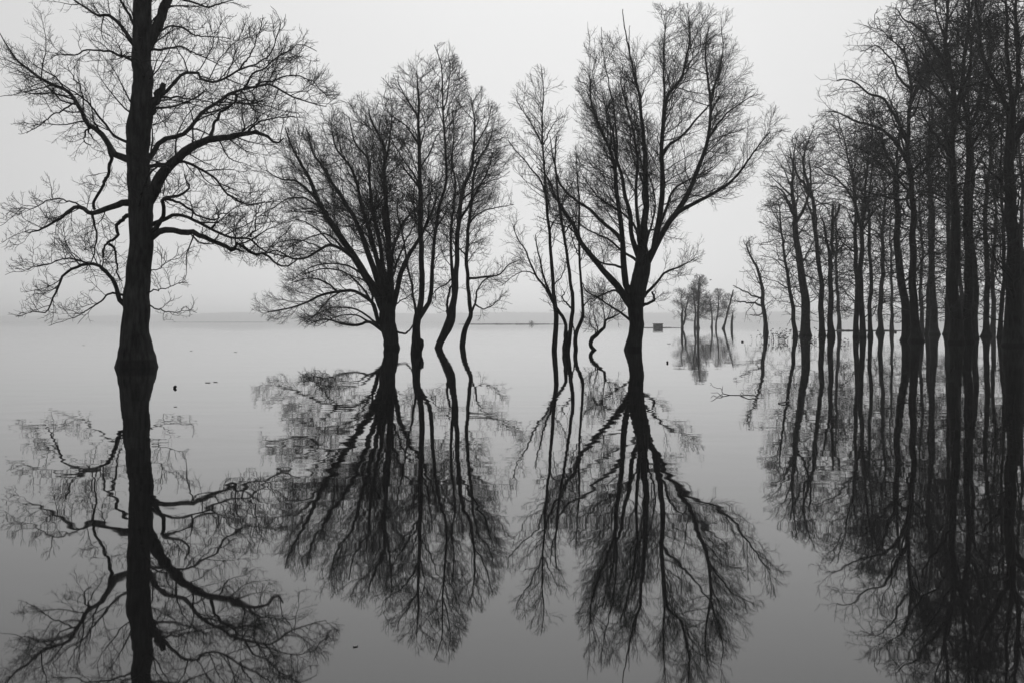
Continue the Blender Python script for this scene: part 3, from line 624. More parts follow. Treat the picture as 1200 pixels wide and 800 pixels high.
wood_tree('left one of two close parallel straight trunks in the middle of the flooded wood', (1003.3, 395),
          [(1003.3, 395, 6.6), (1003.2, 375, 6.2), (1003, 315, 5.8), (1004, 257, 5), (1001, 217, 4.2), (996, 190, 3), (992, 165, 2), (985, 138, 1)],
          [(125, 970, 1015), (145, 955, 1025), (180, 950, 1035), (250, 962, 1035), (378, 978, 1028)], 207, limbs=[([(1003, 240), (990, 218), (972, 205), (955, 196)], 3, 1, 0.3)], forks=5)
wood_tree('right one of two close parallel straight trunks in the middle of the flooded wood', (1010.5, 395.5),
          [(1010.5, 395.5, 7), (1010.2, 375, 6.6), (1009.6, 315, 6.2), (1009.5, 262, 5.6), (1014, 240, 5), (1015, 215, 4), (1018, 180, 3), (1020, 150, 2), (1016, 122, 1)],
          [(112, 995, 1035), (140, 975, 1048), (180, 975, 1050), (260, 980, 1045), (378, 988, 1038)], 208, limbs=[([(1009.5, 270), (1002, 240), (999, 212), (1003, 185)], 3.8, 1, -0.2)], forks=5)
wood_tree('thin very straight bare tree, right beside the close pair of trunks', (1020, 394.5),
          [(1020, 394.5, 5.4), (1019.8, 375, 5), (1019.6, 315, 4.6), (1019.5, 262, 4), (1018, 215, 3.2), (1022, 180, 2), (1020, 150, 1)],
          [(145, 1005, 1038), (180, 995, 1045), (260, 1000, 1045), (378, 1000, 1042)], 209, forks=3, dens=0.8)
wood_tree('bare tree on a flared root hump, alone left of the touching thick pair', (1031.5, 390.5),
          [(1031.5, 390.5, 6.4), (1031.6, 375, 6), (1032.4, 315, 5.4), (1034, 272, 4.6), (1035, 230, 3.4), (1032, 200, 2), (1034, 172, 1)],
          [(165, 1015, 1055), (200, 1008, 1062), (260, 1002, 1066), (350, 1005, 1062), (378, 1008, 1055)], 210, forks=4, flare=1.7, dens=1.1)
wood_tree('thick bare tree with straight foot, left one of the touching thick pair in the wood', (1062, 399),
          [(1062, 399, 10.6), (1061.4, 380, 10.2), (1058.5, 344, 10), (1053, 295, 9.6), (1049, 243, 8.6), (1044, 203, 7), (1034, 178, 5), (1026, 160, 3), (1015, 140, 1)],
          [(125, 1000, 1060), (165, 985, 1085), (250, 1005, 1090), (378, 1022, 1085)], 211, limbs=[([(1047, 225), (1053, 195), (1052, 165), (1058, 135)], 5, 1.2, 0.2), ([(1045, 208), (1030, 190), (1014, 178), (1000, 172)], 3.6, 1, -0.3)], forks=5)
wood_tree('thick bare tree whose foot slants out to the right, right one of the touching pair', (1073.5, 400),
          [(1074.6, 400, 13.5), (1073, 385, 11.4), (1071.3, 344, 10), (1068.5, 286, 9.4), (1066.5, 229, 8.6), (1063, 185, 7.6), (1065, 150, 6.4), (1067, 115, 5.2), (1064, 86, 4), (1056, 62, 2.6), (1040, 45, 1.6), (1028, 32, .8)],
          [(22, 1010, 1090), (45, 990, 1108), (75, 975, 1118), (100, 966, 1118), (135, 960, 1118), (165, 970, 1112), (200, 985, 1108), (300, 1025, 1102), (378, 1038, 1094)], 212, dens=1.12,
          limbs=[([(1064, 190), (1054, 172), (1044, 161), (1034, 152), (1021, 147), (1008, 144), (995, 138), (980, 132), (966, 130)], 5, 0.9, 0.1),
                 ([(1063, 168), (1050, 140), (1044, 126), (1032, 115), (1015, 109), (1004, 98), (991, 94), (978, 95)], 4.6, 0.9, -0.15),
                 ([(1066, 120), (1078, 95), (1085, 70), (1082, 45), (1090, 25)], 4.4, 1, 0.2),
                 ([(1066, 105), (1052, 88), (1044, 70), (1025, 55), (1008, 62)], 3, 0.8, 0.3)], forks=4, flare=1.5)
wood_tree('thinner left trunk of the fused-looking twin bare trees right of the touching thick pair', (1088, 391.5),
          [(1088, 391.5, 7), (1088.6, 375, 6.6), (1090, 315, 6.2), (1090, 257, 5.4), (1088, 200, 4.4), (1090, 150, 3), (1086, 100, 1.6), (1088, 78, .8)],
          [(72, 1070, 1105), (120, 1058, 1115), (250, 1060, 1118), (378, 1066, 1112)], 213, dens=0.95, forks=4, flare=1.6)
wood_tree('thicker right trunk of the fused-looking twin bare trees right of the touching thick pair', (1095, 392),
          [(1095, 392, 9.4), (1094.6, 375, 8.8), (1094, 315, 8), (1095, 257, 7), (1093, 200, 5.6), (1097, 140, 4), (1095, 80, 2), (1098, 50, .8)],
          [(40, 1075, 1118), (90, 1062, 1125), (250, 1065, 1125), (378, 1070, 1120)], 214, dens=0.95, forks=4, flare=1.5)
wood_tree('bare tree with a waisted foot, standing clear left of the thickest double trunk', (1110, 391.5),
          [(1110, 391.5, 7.4), (1110.5, 375, 7), (1111.5, 315, 6.4), (1112.5, 286, 6), (1112, 220, 5), (1109, 150, 3.4), (1112, 90, 1.8), (1110, 60, .8)],
          [(55, 1092, 1130), (110, 1080, 1140), (250, 1082, 1138), (378, 1086, 1134)], 215, dens=0.95, forks=4, flare=1.7)
wood_tree('massive bare tree, left half of the thickest double trunk in the wood', (1121.5, 402),
          [(1121.5, 402, 15), (1121, 385, 14.4), (1120, 344, 14), (1119, 286, 13), (1118, 200, 11.4), (1116.5, 115, 9), (1113, 86, 7.4), (1110, 40, 5.6), (1113, -20, 4), (1110, -80, 2), (1112, -110, .8)],
          [(-115, 1090, 1140), (-60, 1062, 1165), (0, 1045, 1170), (30, 1048, 1170), (70, 1062, 1168), (200, 1075, 1162), (378, 1086, 1156)], 216, dens=1.12, sides=16,
          limbs=[([(1114, 96), (1108, 78), (1099, 63), (1084, 43), (1072, 32), (1061, 23), (1048, 10)], 5.6, 1, 0.1), ([(1116, 130), (1130, 100), (1138, 70), (1136, 30), (1142, -10)], 5, 1.2, -0.2),
                 ([(1118, 190), (1100, 165), (1088, 150), (1080, 130)], 4, 1, -0.4)], forks=5)
wood_tree('massive bare tree, right half of the thickest double trunk in the wood', (1133.5, 401),
          [(1133.5, 401, 12), (1133, 385, 11.4), (1133, 344, 11), (1132.5, 286, 10.4), (1131.5, 200, 9.4), (1130, 144, 8), (1125, 100, 6.4), (1128, 40, 4.6), (1132, -20, 3.2), (1128, -70, 1.6), (1130, -95, .8)],
          [(-100, 1110, 1150), (-50, 1085, 1175), (20, 1075, 1180), (120, 1085, 1178), (250, 1092, 1170), (378, 1098, 1166)], 217, dens=1.12, forks=5, limbs=[([(1131, 160), (1145, 130), (1152, 95), (1160, 60), (1158, 20)], 4.6, 1, 0.2)])
wood_tree('dark bare tree half merged with the right side of the thickest double trunk', (1143, 397),
          [(1143, 397, 8.2), (1143, 380, 7.8), (1143, 315, 7.2), (1141.5, 257, 6.4), (1143, 180, 5), (1140, 100, 3.4), (1145, 30, 2), (1142, -10, .8)],
          [(-15, 1125, 1165), (60, 1112, 1178), (250, 1115, 1172), (378, 1120, 1168)], 218, dens=1.12, forks=4)
wood_tree('bare tree on a widely flared root plate, right of the thickest double trunk', (1156, 394.5),
          [(1156, 394.5, 8), (1155.8, 375, 7), (1154.5, 315, 6.6), (1153.5, 257, 6), (1156, 180, 4.6), (1153, 110, 3), (1157, 50, 1.6), (1155, 20, .8)],
          [(15, 1138, 1175), (80, 1125, 1188), (250, 1128, 1185), (378, 1132, 1180)], 219, dens=1.12, forks=4, flare=2.0)
wood_tree('thin bare tree just left of the heavy trunk at the right edge', (1173, 395.5),
          [(1173, 395.5, 6.2), (1173, 375, 5.6), (1174, 315, 5.2), (1175, 257, 4.4), (1172, 180, 3.4), (1175, 110, 2), (1173, 70, .8)],
          [(65, 1155, 1192), (120, 1145, 1202), (250, 1148, 1202), (378, 1152, 1196)], 220, forks=3, flare=1.6)
wood_tree('heaviest bare tree of the wood, broad trunk at the right edge, forking high up', (1188, 405),
          [(1188, 405, 22), (1187.5, 385, 20.5), (1187, 344, 19), (1187, 286, 18), (1187.5, 200, 17), (1188, 160, 16), (1190, 130, 9), (1196, 80, 7), (1194, 20, 5.4), (1200, -50, 3.4), (1196, -110, 1.6), (1198, -140, .8)],
          [(-145, 1165, 1230), (-90, 1140, 1260), (0, 1122, 1270), (80, 1115, 1270), (200, 1125, 1262), (378, 1140, 1240)], 221, dens=1.12, sides=18,
          limbs=[([(1187, 160), (1180, 130), (1172, 108), (1163, 90), (1150, 60), (1146, 20), (1140, -20)], 7, 1.4, 0.1), ([(1188, 150), (1186, 110), (1178, 60), (1180, 10), (1172, -40)], 6.4, 1.4, -0.2),
                 ([(1189, 170), (1205, 130), (1222, 90), (1228, 30), (1240, -20)], 7, 1.4, 0.2), ([(1184, 230), (1165, 205), (1150, 190), (1135, 182)], 4, 1, -0.4)], forks=5)
# more of the wood beyond the frame and deep behind
for (lab, b, w, top, hw, sd) in (
        ('bare tree just outside the right edge of the view', (1214, 400), 11, 20, 34, 231),
        ('bare tree behind the heaviest trunk at the right edge, mostly hidden', (1199, 393), 8, 70, 26, 232),
        ('faint slim bare tree deep behind the touching thick pair', (1080, 388.6), 5, 165, 24, 234),
        ('faint slim bare tree deep in the wood behind the thickest double trunk', (1128, 388.4), 6, 140, 26, 235),
        ('faint slim bare tree deep behind, between the root hump and the touching pair', (1045, 388), 4.4, 215, 22, 236),
        ('faint slim bare tree deep in the wood behind the flared root plate', (1163, 388.8), 6, 130, 26, 237),
        ('bare tree beyond the right edge of the view, second one out', (1246, 402), 14, -60, 50, 238)):
    u, v = b
    wood_tree(lab, b, [(u, v, w), (u + .4, v - 20, w * .93), (u - .6, (v + top) / 2 + 60, w * .8), (u + 1, (v + top) / 2, w * .66), (u - 1.5, top + 60, w * .36), (u + .5, top, .8)],
              [(top - 6, u - hw * .4, u + hw * .4), (top + 40, u - hw, u + hw), (330, u - hw, u + hw), (377, u - hw * .8, u + hw * .8)], sd, forks=3, dens=0.6)

# ------------------------------------------------------------------ small far group out in the lake
GF = 'hazy far trees out in the lake'
FAR = dict(l0=dict(per_m=5.0, s0=0.0, ang=(40, 95), ratio=0.34, lmin=0.9, lmax=3.4, K=9, wig=0.2, trop=0.045, rfac=0.4, slender=0.014, rmin=0.03, fall=0.0),
           l1=dict(per_m=4.2, s0=0.15, ang=(30, 75), ratio=0.48, lmin=0.7, lmax=1.7, K=6, wig=0.2, trop=0.04, rfac=0.6, slender=0.012, rmin=0.019, fall=0.3),
           l2=dict(per_m=4.6, s0=0.1, ang=(25, 70), ratio=0.5, lmin=0.45, lmax=0.9, K=4, wig=0.2, trop=0.03, rfac=0.7, slender=0.012, rmin=0.014),
           l3=dict(per_m=3.4, s0=0.1, ang=(25, 70), ratio=0.5, lmin=0.3, lmax=0.45, K=3, wig=0.2, trop=0.03, rfac=0.7, slender=0.012, rmin=0.012))
def far_tree(label, base, pts, env, seed, dens=0.9, name='far_tree', limbs=(), forks=3):
    return tree(name, label, 'tree', GF, base, pts, list(limbs), env, FAR, seed, M_BARK_F, K=30, sides=9, wob=0.05, forks=forks, dens=dens, trunk_crown=0.14)
far_tree('hazy far tree with a pollarded stub, leftmost of the small group out in the lake', (799.6, 384.6),
         [(799.6, 384.6, 3.8), (799.4, 378, 3), (799.2, 372, 2.8), (799, 368, 2.6), (800, 362, 1.4), (798, 352, 1), (799, 342, .5)],
         [(337, 792, 808), (344, 786, 813), (360, 781, 815), (376, 786, 812)], 301, limbs=[([(800.8, 380), (802.6, 372), (803.6, 364), (805.4, 356), (807.5, 349)], 2.6, 1, 0.1)])
far_tree('hazy far tree with pointed crown, tallest of the small group out in the lake', (817.4, 384.8),
         [(818, 384.8, 5), (817.8, 380, 3.4), (818, 372, 2.9), (818.4, 358, 2.6), (819, 345, 2.2), (819, 335, 1.5), (819.6, 323, .5)],
         [(321, 816, 823), (328, 812, 828), (340, 808, 831), (360, 804, 832), (377, 804, 830)], 302, dens=1.2)
far_tree('hazy far slim tree tight against the left side of the tallest far tree', (814.4, 384),
         [(814.4, 384, 3), (814.6, 376, 2.3), (814.8, 366, 2), (813, 350, 1.4), (811, 336, .5)],
         [(333, 806, 816), (345, 803, 820), (375, 803, 822)], 303)
far_tree('hazy far tree with a small bulging foot, between the tallest and the leaning bare pole', (834, 383.6),
         [(834, 383.6, 3.2), (834.2, 380.5, 2.4), (834.4, 372, 1.7), (833, 360, 1.3), (832, 346, .5)],
         [(343, 827, 838), (352, 821, 843), (376, 822, 843)], 304)
far_tree('hazy far slim tree, right neighbour of the far tree with the bulging foot', (839, 384),
         [(839, 384, 2.4), (839.4, 378, 2), (841, 370, 1.8), (842, 358, 1.4), (843, 340, .5)],
         [(338, 838, 848), (348, 833, 853), (376, 831, 853)], 305)
far_tree('hazy leaning bare pole of a broken tree out in the lake', (848, 385),
         [(847.6, 385, 4), (848.6, 381, 2.8), (851, 372, 2.2), (854, 360, 2), (857, 349, 1.8), (858.8, 341, 1.4), (859.2, 339.6, .6)],
         [(343, 848, 866), (374, 844, 868)], 306, dens=0.8, name='broken_tree', forks=1)
far_tree('short hazy broken snag standing in the lake right of the leaning pole', (857.4, 384),
         [(857.4, 384, 3.2), (857.6, 378, 2.6), (858, 373, 2.6), (858.6, 368, 1.2), (858.4, 364.5, .6)],
         [(362, 854, 864), (378, 852, 866)], 307, dens=0.4, name='broken_tree', forks=1)

# ------------------------------------------------------------------ little things
def box(V, Q, c, s, jit=0.0, rng=None):
    o = len(V)
    for dx in (-1, 1):
        for dy in (-1, 1):
            for dz in (-1, 1):
                V.append((c[0] + dx * s[0] / 2, c[1] + dy * s[1] / 2, c[2] + dz * s[2] / 2))
    for f in ((0, 1, 3, 2), (4, 6, 7, 5), (0, 4, 5, 1), (2, 3, 7, 6), (0, 2, 6, 4), (1, 5, 7, 3)):
        Q.append([o + i for i in f])

def boxes(name, items, mat, parent, origin):
    V, Q = [], []
    for c, s in items: box(V, Q, c, s)
    return link_mesh(name, np.array(V), [np.array(Q)], mat, parent, origin, smooth=False)

# plank hide on the far mud bank
D = dist(384.2); h0 = at(771, 384.2, D)
hut = empty('hide', (h0[0], h0[1], 0)); tag(hut, 'small grey plank hide with flat roof on the mud bank beyond the willow', 'hut')
X, Y = h0[0], h0[1]
wl = []
for i in range(9):
    wl.append(((X - 0.84 + i * 0.21, Y - 0.9, 0.42 + 0.02 * (i % 3)), (0.2, 0.05, .80)))
    wl.append(((X - 0.84 + i * 0.21, Y + 0.9, 0.42), (0.2, 0.05, .80)))
    wl.append(((X - 0.96, Y - 0.8 + i * 0.2, 0.42), (0.05, 0.19, .78)))
    wl.append(((X + 0.96, Y - 0.8 + i * 0.2, 0.42), (0.05, 0.19, .78)))
wall = boxes('wall', wl, M_PLANK, hut, (X, Y, 0))
boxes('roof', [((X, Y, 0.90), (2.2, 2.1, 0.1)), ((X + .02, Y, 0.98), (2.05, 1.95, 0.05))], M_ROOF, hut, (X, Y, 0))
boxes('slit_shade_plate', [((X + 0.1, Y - 0.936, 0.60), (1.1, 0.02, 0.12))], M_DARK, hut, (X, Y, 0))  # thin dark plate on uncut planks, its colour standing in for a slit's shade

def mound(name, u0, u1, v, h, depth, seed, mat, n=60, kind='structure', label=None, cat=None, sub=0.12):
    """a low irregular bank with a rounded section"""
    rng = np.random.default_rng(seed)
    D = dist(v); x = np.linspace((u0 - CX) / F * D, (u1 - CX) / F * D, n); m = 9
    e = np.sin(np.linspace(0, math.pi, n)) ** 0.4
    prof = np.convolve(rng.uniform(0.3, 1.0, n + 6), np.ones(7) / 7, 'valid') * e * h + rng.normal(0, 0.06 * h, n) * e
    V = []
    for i in range(n):
        for j in range(m):
            t = j / (m - 1)
            V.append((x[i], D + depth * (t - 0.2) + 0.3 * depth * math.sin(i * .4 + seed), -sub + (prof[i] + sub) * math.sin(math.pi * t) ** 0.8))
    i, j = np.meshgrid(np.arange(n - 1), np.arange(m - 1), indexing='ij'); a = (i * m + j).ravel()
    o = link_mesh(name, np.array(V), [np.stack((a, a + m, a + m + 1, a + 1), -1)], mat)
    tag(o, label, cat, None, kind)
    return o
mound('mud_bank', 741, 802, 384.1, 0.22, 6, 3, M_MUD, label='low mud bank under the plank hide')
mound('mud_bank', 536, 668, 380.0, 0.55, 18, 4, M_MUD, n=90, label='long low dark bank far out in the open gap at centre')
mound('mud_bank', 186, 330, 377.6, 0.45, 60, 6, M_MUD, n=90, label='thin distant bank line right of the huge tree')
mound('fallen_log', 958, 1066, 387.6, 0.28, 0.8, 8, M_WOOD, n=50, kind=None, label='long fallen log lying in the water behind the middle of the flooded wood', cat='log')

# bush on the far bank
def bush(u, v, hh, seed):
    rng = np.random.default_rng(seed); D = dist(v); c = at(u, v, D); c[2] = 0.2
    n = 22
    S = np.repeat(c[None], n, 0) + np.stack((rng.normal(0, .4, n), rng.normal(0, .4, n), np.zeros(n)), -1)
    Q = np.empty((n, 6, 3)); Q[:, 0] = S; d = unit(np.stack((rng.normal(0, .55, n), rng.normal(0, .55, n), np.ones(n)), -1))
    for s in range(1, 6):
        d = unit(d + rng.normal(0, .18, d.shape)); Q[:, s] = Q[:, s - 1] + d * hh * rng.uniform(.6, 1, (n, 1)) / 5
    R = np.repeat(np.linspace(.05, .015, 6)[None], n, 0)
    V, q = tubes(Q, R, 4)
    T = empty('shrub', c); tag(T, 'tiny bare shrub on the long low bank far out at centre', 'shrub')
    link_mesh('stems', V, [q], M_TWIG, T, c)
    g = children(Q, R, rng, None, 3.0, .2, (25, 60), .4, .3, .9, 4, .15, .03, .7, .012, .012)
    V, q = tubes(g[0], g[1], 3); link_mesh('twigs', V, [q], M_TWIG, T, c)
bush(623, 380.0, 2.1, 9)

# reeds and dead weeds standing in the flood
def reeds(u, v, n, spread, hh, seed, label):
    rng = np.random.default_rng(seed); D = dist(v); c = at(u, v, D); c[2] = 0
    S = c[None] + np.stack((rng.normal(0, spread, n), rng.normal(0, spread * 1.6, n), np.full(n, -0.05)), -1)
    K = 6; Q = np.empty((n, K, 3)); Q[:, 0] = S
    d = unit(np.stack((rng.normal(0, .22, n), rng.normal(0, .22, n), np.ones(n)), -1)); H = hh * rng.uniform(.35, 1, n)
    for s in range(1, K):
        d = unit(d + rng.normal(0, .1, d.shape)); Q[:, s] = Q[:, s - 1] + d * (H / (K - 1))[:, None]
    R = np.repeat(np.linspace(.010, .006, K)[None], n, 0)
    T = empty('reed_clump', c); tag(T, label, 'reeds', 'clumps of dead weeds in the flooded wood')
    for i in range(n):                                    # a stalk with its seed heads and curled leaves
        V, fq = tubes(Q[i:i + 1], R[i:i + 1], 3); hs, Rs = [], []
        for k in range(rng.integers(1, 4)):
            a = Q[i, rng.integers(2, K)]; dd = unit(np.array((rng.normal(0, 1), rng.normal(0, 1), rng.normal(.1, .5))))
            hs.append(np.array([a + dd * t * rng.uniform(.10, .2) for t in (0, .35, .7, 1)])); Rs.append(np.array((.008, .03, .032, .006)) * rng.uniform(.7, 1.3))
        v2, q2 = tubes(np.array(hs), np.array(Rs), 5)
        link_mesh('stalk', np.concatenate((V, v2)), [np.concatenate((fq, q2 + len(V)))], M_REED, T, c)
reeds(917, 399.5, 70, 1.0, 1.15, 12, 'dense clump of dead weeds with seed heads left of the stout straight trunk')
reeds(953, 401.5, 14, .5, .7, 13, 'sparse dead weed stalks in the water right of the stout trunk of the wood')
reeds(991, 403, 10, .7, .6, 14, 'few dead weed stalks in the water left of the close pair of trunks')

# floating branch in front of the wood: one branched mesh
def branch_tube(paths, name, mat, label, cat, smooth=True):
    V, Q, off = [], [], 0
    for pts, r0, r1 in paths:
        C = catmull(pts, 16); R = np.linspace(r0, r1, 16)
        v, q = tubes(C[None], R[None], 7); V.append(v); Q.append(q + off); off += len(v)
    V = np.concatenate(V); o0 = V.mean(0)
    o = link_mesh(name, V, [np.concatenate(Q)], mat, None, o0); o.location = o0
    tag(o, label, cat); return o
def w(u, v, z=0.0, D=None):
    D = D or dist(v); p = at(u, v, D); return (p[0], p[1], z)
branch_tube([([w(886, 465, .03), w(880, 465.3, .05), w(874, 464.6, .03), w(866, 462.8, .0), w(856, 462.8, .0), w(849, 463, .02), w(846.5, 462, .05), w(845, 459.5, .09), w(841, 457.2, .05), w(836, 456.5, .07), w(833, 454, .12)], .012, .004),
             ([w(847, 462.4, .03), w(845, 464, .03), w(840, 465.4, .01), w(836, 466, .05), w(833, 467.8, .03)], .010, .005),
             ([w(846, 461, .04), w(847, 458.2, .12)], .010, .005),
             ([w(872, 464.2, .02), w(869, 462, .05), w(867.5, 464, .0)], .010, .006)],
            'floating_branch', M_WOOD, 'crooked forked dead branch floating on the water in front of the wood', 'branch')
branch_tube([([w(912, 472.4, .01), w(920, 472.8, .03), w(927, 471, .05)], .012, .007), ([w(923, 471, .05), w(927, 473.6, .04)], .010, .005)],
            'floating_branch', M_WOOD, 'short dead branch floating among the reflections of the wood', 'branch')
branch_tube([([w(948, 401.6, .03), w(950, 401.5, .05), w(952, 401.8, .02)], .06, .03)],
            'driftwood', M_WOOD, 'small piece of driftwood beside the stout trunk of the wood', 'driftwood')

def lump(name, u, v, wpx, hpx, seed, label, cat, mat=M_WOOD, peak=0.5, depth=.8):
    """irregular solid lump floating half sunk"""
    rng = np.random.default_rng(seed); D = dist(v); c = at(u, v, D); c[2] = 0
    rx, rz = wpx / 2 * D / F, hpx * D / F
    K, m = 9, 12; V = []
    for i in range(K):
        t = i / (K - 1) * math.pi
        for j in range(m):
            a = j / m * 2 * math.pi
            s = 1 + rng.normal(0, .07)
            V.append((c[0] + rx * s * math.sin(t) * math.cos(a) + (peak - .5) * rx * math.cos(t), c[1] + rx * depth * s * math.sin(t) * math.sin(a), rz * .42 + rz * .58 * s * math.cos(t)))
    i, j = np.meshgrid(np.arange(K - 1), np.arange(m), indexing='ij'); i, j = i.ravel(), j.ravel()
    q = np.stack((i * m + j, (i + 1) * m + j, (i + 1) * m + (j + 1) % m, i * m + (j + 1) % m), -1)
    o = link_mesh(name, np.array(V), [q], mat, None, c); o.location = c
    tag(o, label, cat); return o
lump('stump', 205, 454.6, 4.2, 3.4, 3, 'small dark stump tip poking out of open water right of the huge tree', 'stump', peak=.75)
lump('driftwood', 782, 425.2, 2.6, 2.4, 4, 'tiny dark float of driftwood right of the big willow', 'driftwood')
lump('driftwood', 870, 400.8, 3.2, 1.4, 5, 'thin dark piece of driftwood on open water left of the reeds', 'driftwood')
lump('driftwood', 1049.5, 389.6, 3, 1.6, 6, 'dark stub of driftwood lying against the fallen log behind the wood', 'driftwood')
lump('driftwood', 784, 402.6, 5, .5, 7, 'faint flat floating debris in the reflection left of the far group', 'driftwood', M_LEAF)

# floating leaves: thin curled blades
def leaf(u, v, L, rot, seed, label):
    rng = np.random.default_rng(seed); D = dist(v); c = at(u, v, D); c[2] = .002
    n = 7; V = []
    ca, sa = math.cos(rot), math.sin(rot)
    for s in (1, -1):
        for i in range(n):
            t = i / (n - 1); wd = .22 * L * math.sin(math.pi * min(max(t, .02), .98)) ** .7
            for k in (-1, 0, 1):
                x, y = (t - .5) * L, k * wd
                V.append((c[0] + ca * x - sa * y, c[1] + sa * x + ca * y, c[2] + .02 * L * (k * k) * 4 + .1 * L * (t - .5) ** 2 + s * .0015))
    q = []
    for s in range(2):
        o = s * n * 3
        for i in range(n - 1):
            for k in range(2):
                a = o + i * 3 + k; f = [a, a + 3, a + 4, a + 1]
                q.append(f if s == 0 else f[::-1])
    ed = [i * 3 for i in range(n)] + [(n - 1) * 3 + 1] + [i * 3 + 2 for i in range(n - 1, -1, -1)] + [1]
    for a, b in zip(ed, ed[1:] + ed[:1]):
        q.append([b, a, a + n * 3, b + n * 3])
    o = link_mesh('floating_leaf', np.array(V), [np.array(q)], M_LEAF, None, c); o.location = c
    tag(o, label, 'leaf', 'leaves floating on the open water'); return o
for i, (u, v, L, r, lab) in enumerate((
        (243.5, 448.3, .13, .1, 'left of two floating leaves close together right of the dark stump tip'),
        (252.5, 447.6, .12, -.2, 'right of two floating leaves close together right of the dark stump tip'),
        (205.5, 476.5, .06, .0, 'single small floating leaf below the dark stump tip'),
        (98, 404.5, .14, .3, 'lone floating leaf on open water left of the huge trunk'),
        (224, 411, .14, -.1, 'lone floating leaf on open water just right of the huge trunk'),
        (276, 412.5, .15, .2, 'floating leaf on open water nearest the clump left of centre'),
        (416.5, 757, .028, .6, 'small dark leaf floating in the foreground below the reflection of the clump left of centre'))):
    leaf(u, v, L, r, 40 + i, lab)

# bird far away over the lake
def bird(u, v, D):
    c = at(u, v, D); rng = np.random.default_rng(2)
    B = np.array([(-.14, 0, 0), (-.08, 0, .01), (0, 0, .02), (.08, 0, .02), (.13, 0, .03), (.17, 0, .025)]) + c
    V, q = tubes(catmull(B, 12)[None], np.array([[.004, .03, .05, .055, .056, .05, .045, .038, .034, .034, .028, .004]]), 8)
    T = empty('bird', c); tag(T, 'tiny dark bird flying above the hazy far trees', 'bird')
    link_mesh('body', V, [q], M_FEATHER, T, c)
    for s in (-1, 1):
        P = np.array([(.05, 0, .03), (.06, s * .12, .09), (.02, s * .25, .10), (-.06, s * .36, .05)]) + c
        C = catmull(P, 8); Vw = []
        for i, p in enumerate(C):
            ch = .10 * (1 - i / 8.5)
            Vw += [p + (ch * .5, 0, .006), p + (-ch * .7, 0, .0), p + (-ch * .7, 0, -.006), p + (ch * .5, 0, -.006)]
        Vw = np.array(Vw); qs = []
        for i in range(7):
            for k in range(4):
                qs.append((i * 4 + k, i * 4 + (k + 1) % 4, i * 4 + 4 + (k + 1) % 4, i * 4 + 4 + k))
        link_mesh('wing', Vw, [np.array(qs)], M_FEATHER, T, c)
bird(832.6, 328.4, 150)

# ------------------------------------------------------------------ far shore: wooded hills across the lake
def hills(name, D, rows, depth, seed, label):
    rng = np.random.default_rng(seed)
    u = np.array([r[0] for r in rows], float); hv = np.array([r[1] for r in rows], float)
    n = 900; uu = np.linspace(u[0], u[-1], n); h = np.interp(uu, u, hv) / F * D
    nz = np.zeros(n)
    for fr, am in ((18, .5), (47, .45), (120, .35), (300, .30)):
        nz += am * np.interp(np.linspace(0, fr, n), np.arange(fr + 2), rng.normal(0, 1, fr + 2))
    h = np.maximum(h + nz * 0.55 / F * D * np.minimum(1, h / (3 / F * D)), 0.2)
    x = (uu - CX) / F * D; m = 8; V = []
    for j in range(m):
        t = j / (m - 1); s = math.sin(math.pi * t) ** .6
        jit = rng.normal(0, .04, n)
        V.append(np.stack((x * (1 + .1 * t), np.full(n, D + depth * t) + rng.normal(0, 4, n), h * s * (1 + jit) - (1 - s) * .3), -1))
    V = np.concatenate(V)
    i, j = np.meshgrid(np.arange(n - 1), np.arange(m - 1), indexing='ij'); a = (j * n + i).ravel()
    o = link_mesh(name, V, [np.stack((a, a + 1, a + n + 1, a + n), -1)], M_HILL); tag(o, label, kind='structure')
hills('hills', 5500, [(-900, 5), (-100, 7), (100, 6), (200, 9), (330, 9), (500, 9), (700, 10), (900, 11), (1100, 12), (1600, 12), (2200, 8)], 500, 5, 'pale wooded hills on the far shore')
hills('hills', 4500, [(196, 0.2), (215, 8), (255, 9.5), (300, 10.5), (340, 10), (420, 9.5), (520, 9), (560, 10), (600, 10.5), (660, 10), (780, 9), (860, 11), (1000, 12), (1300, 12), (1600, 8)], 300, 6, 'nearer band of wooded shore on the far side of the lake')

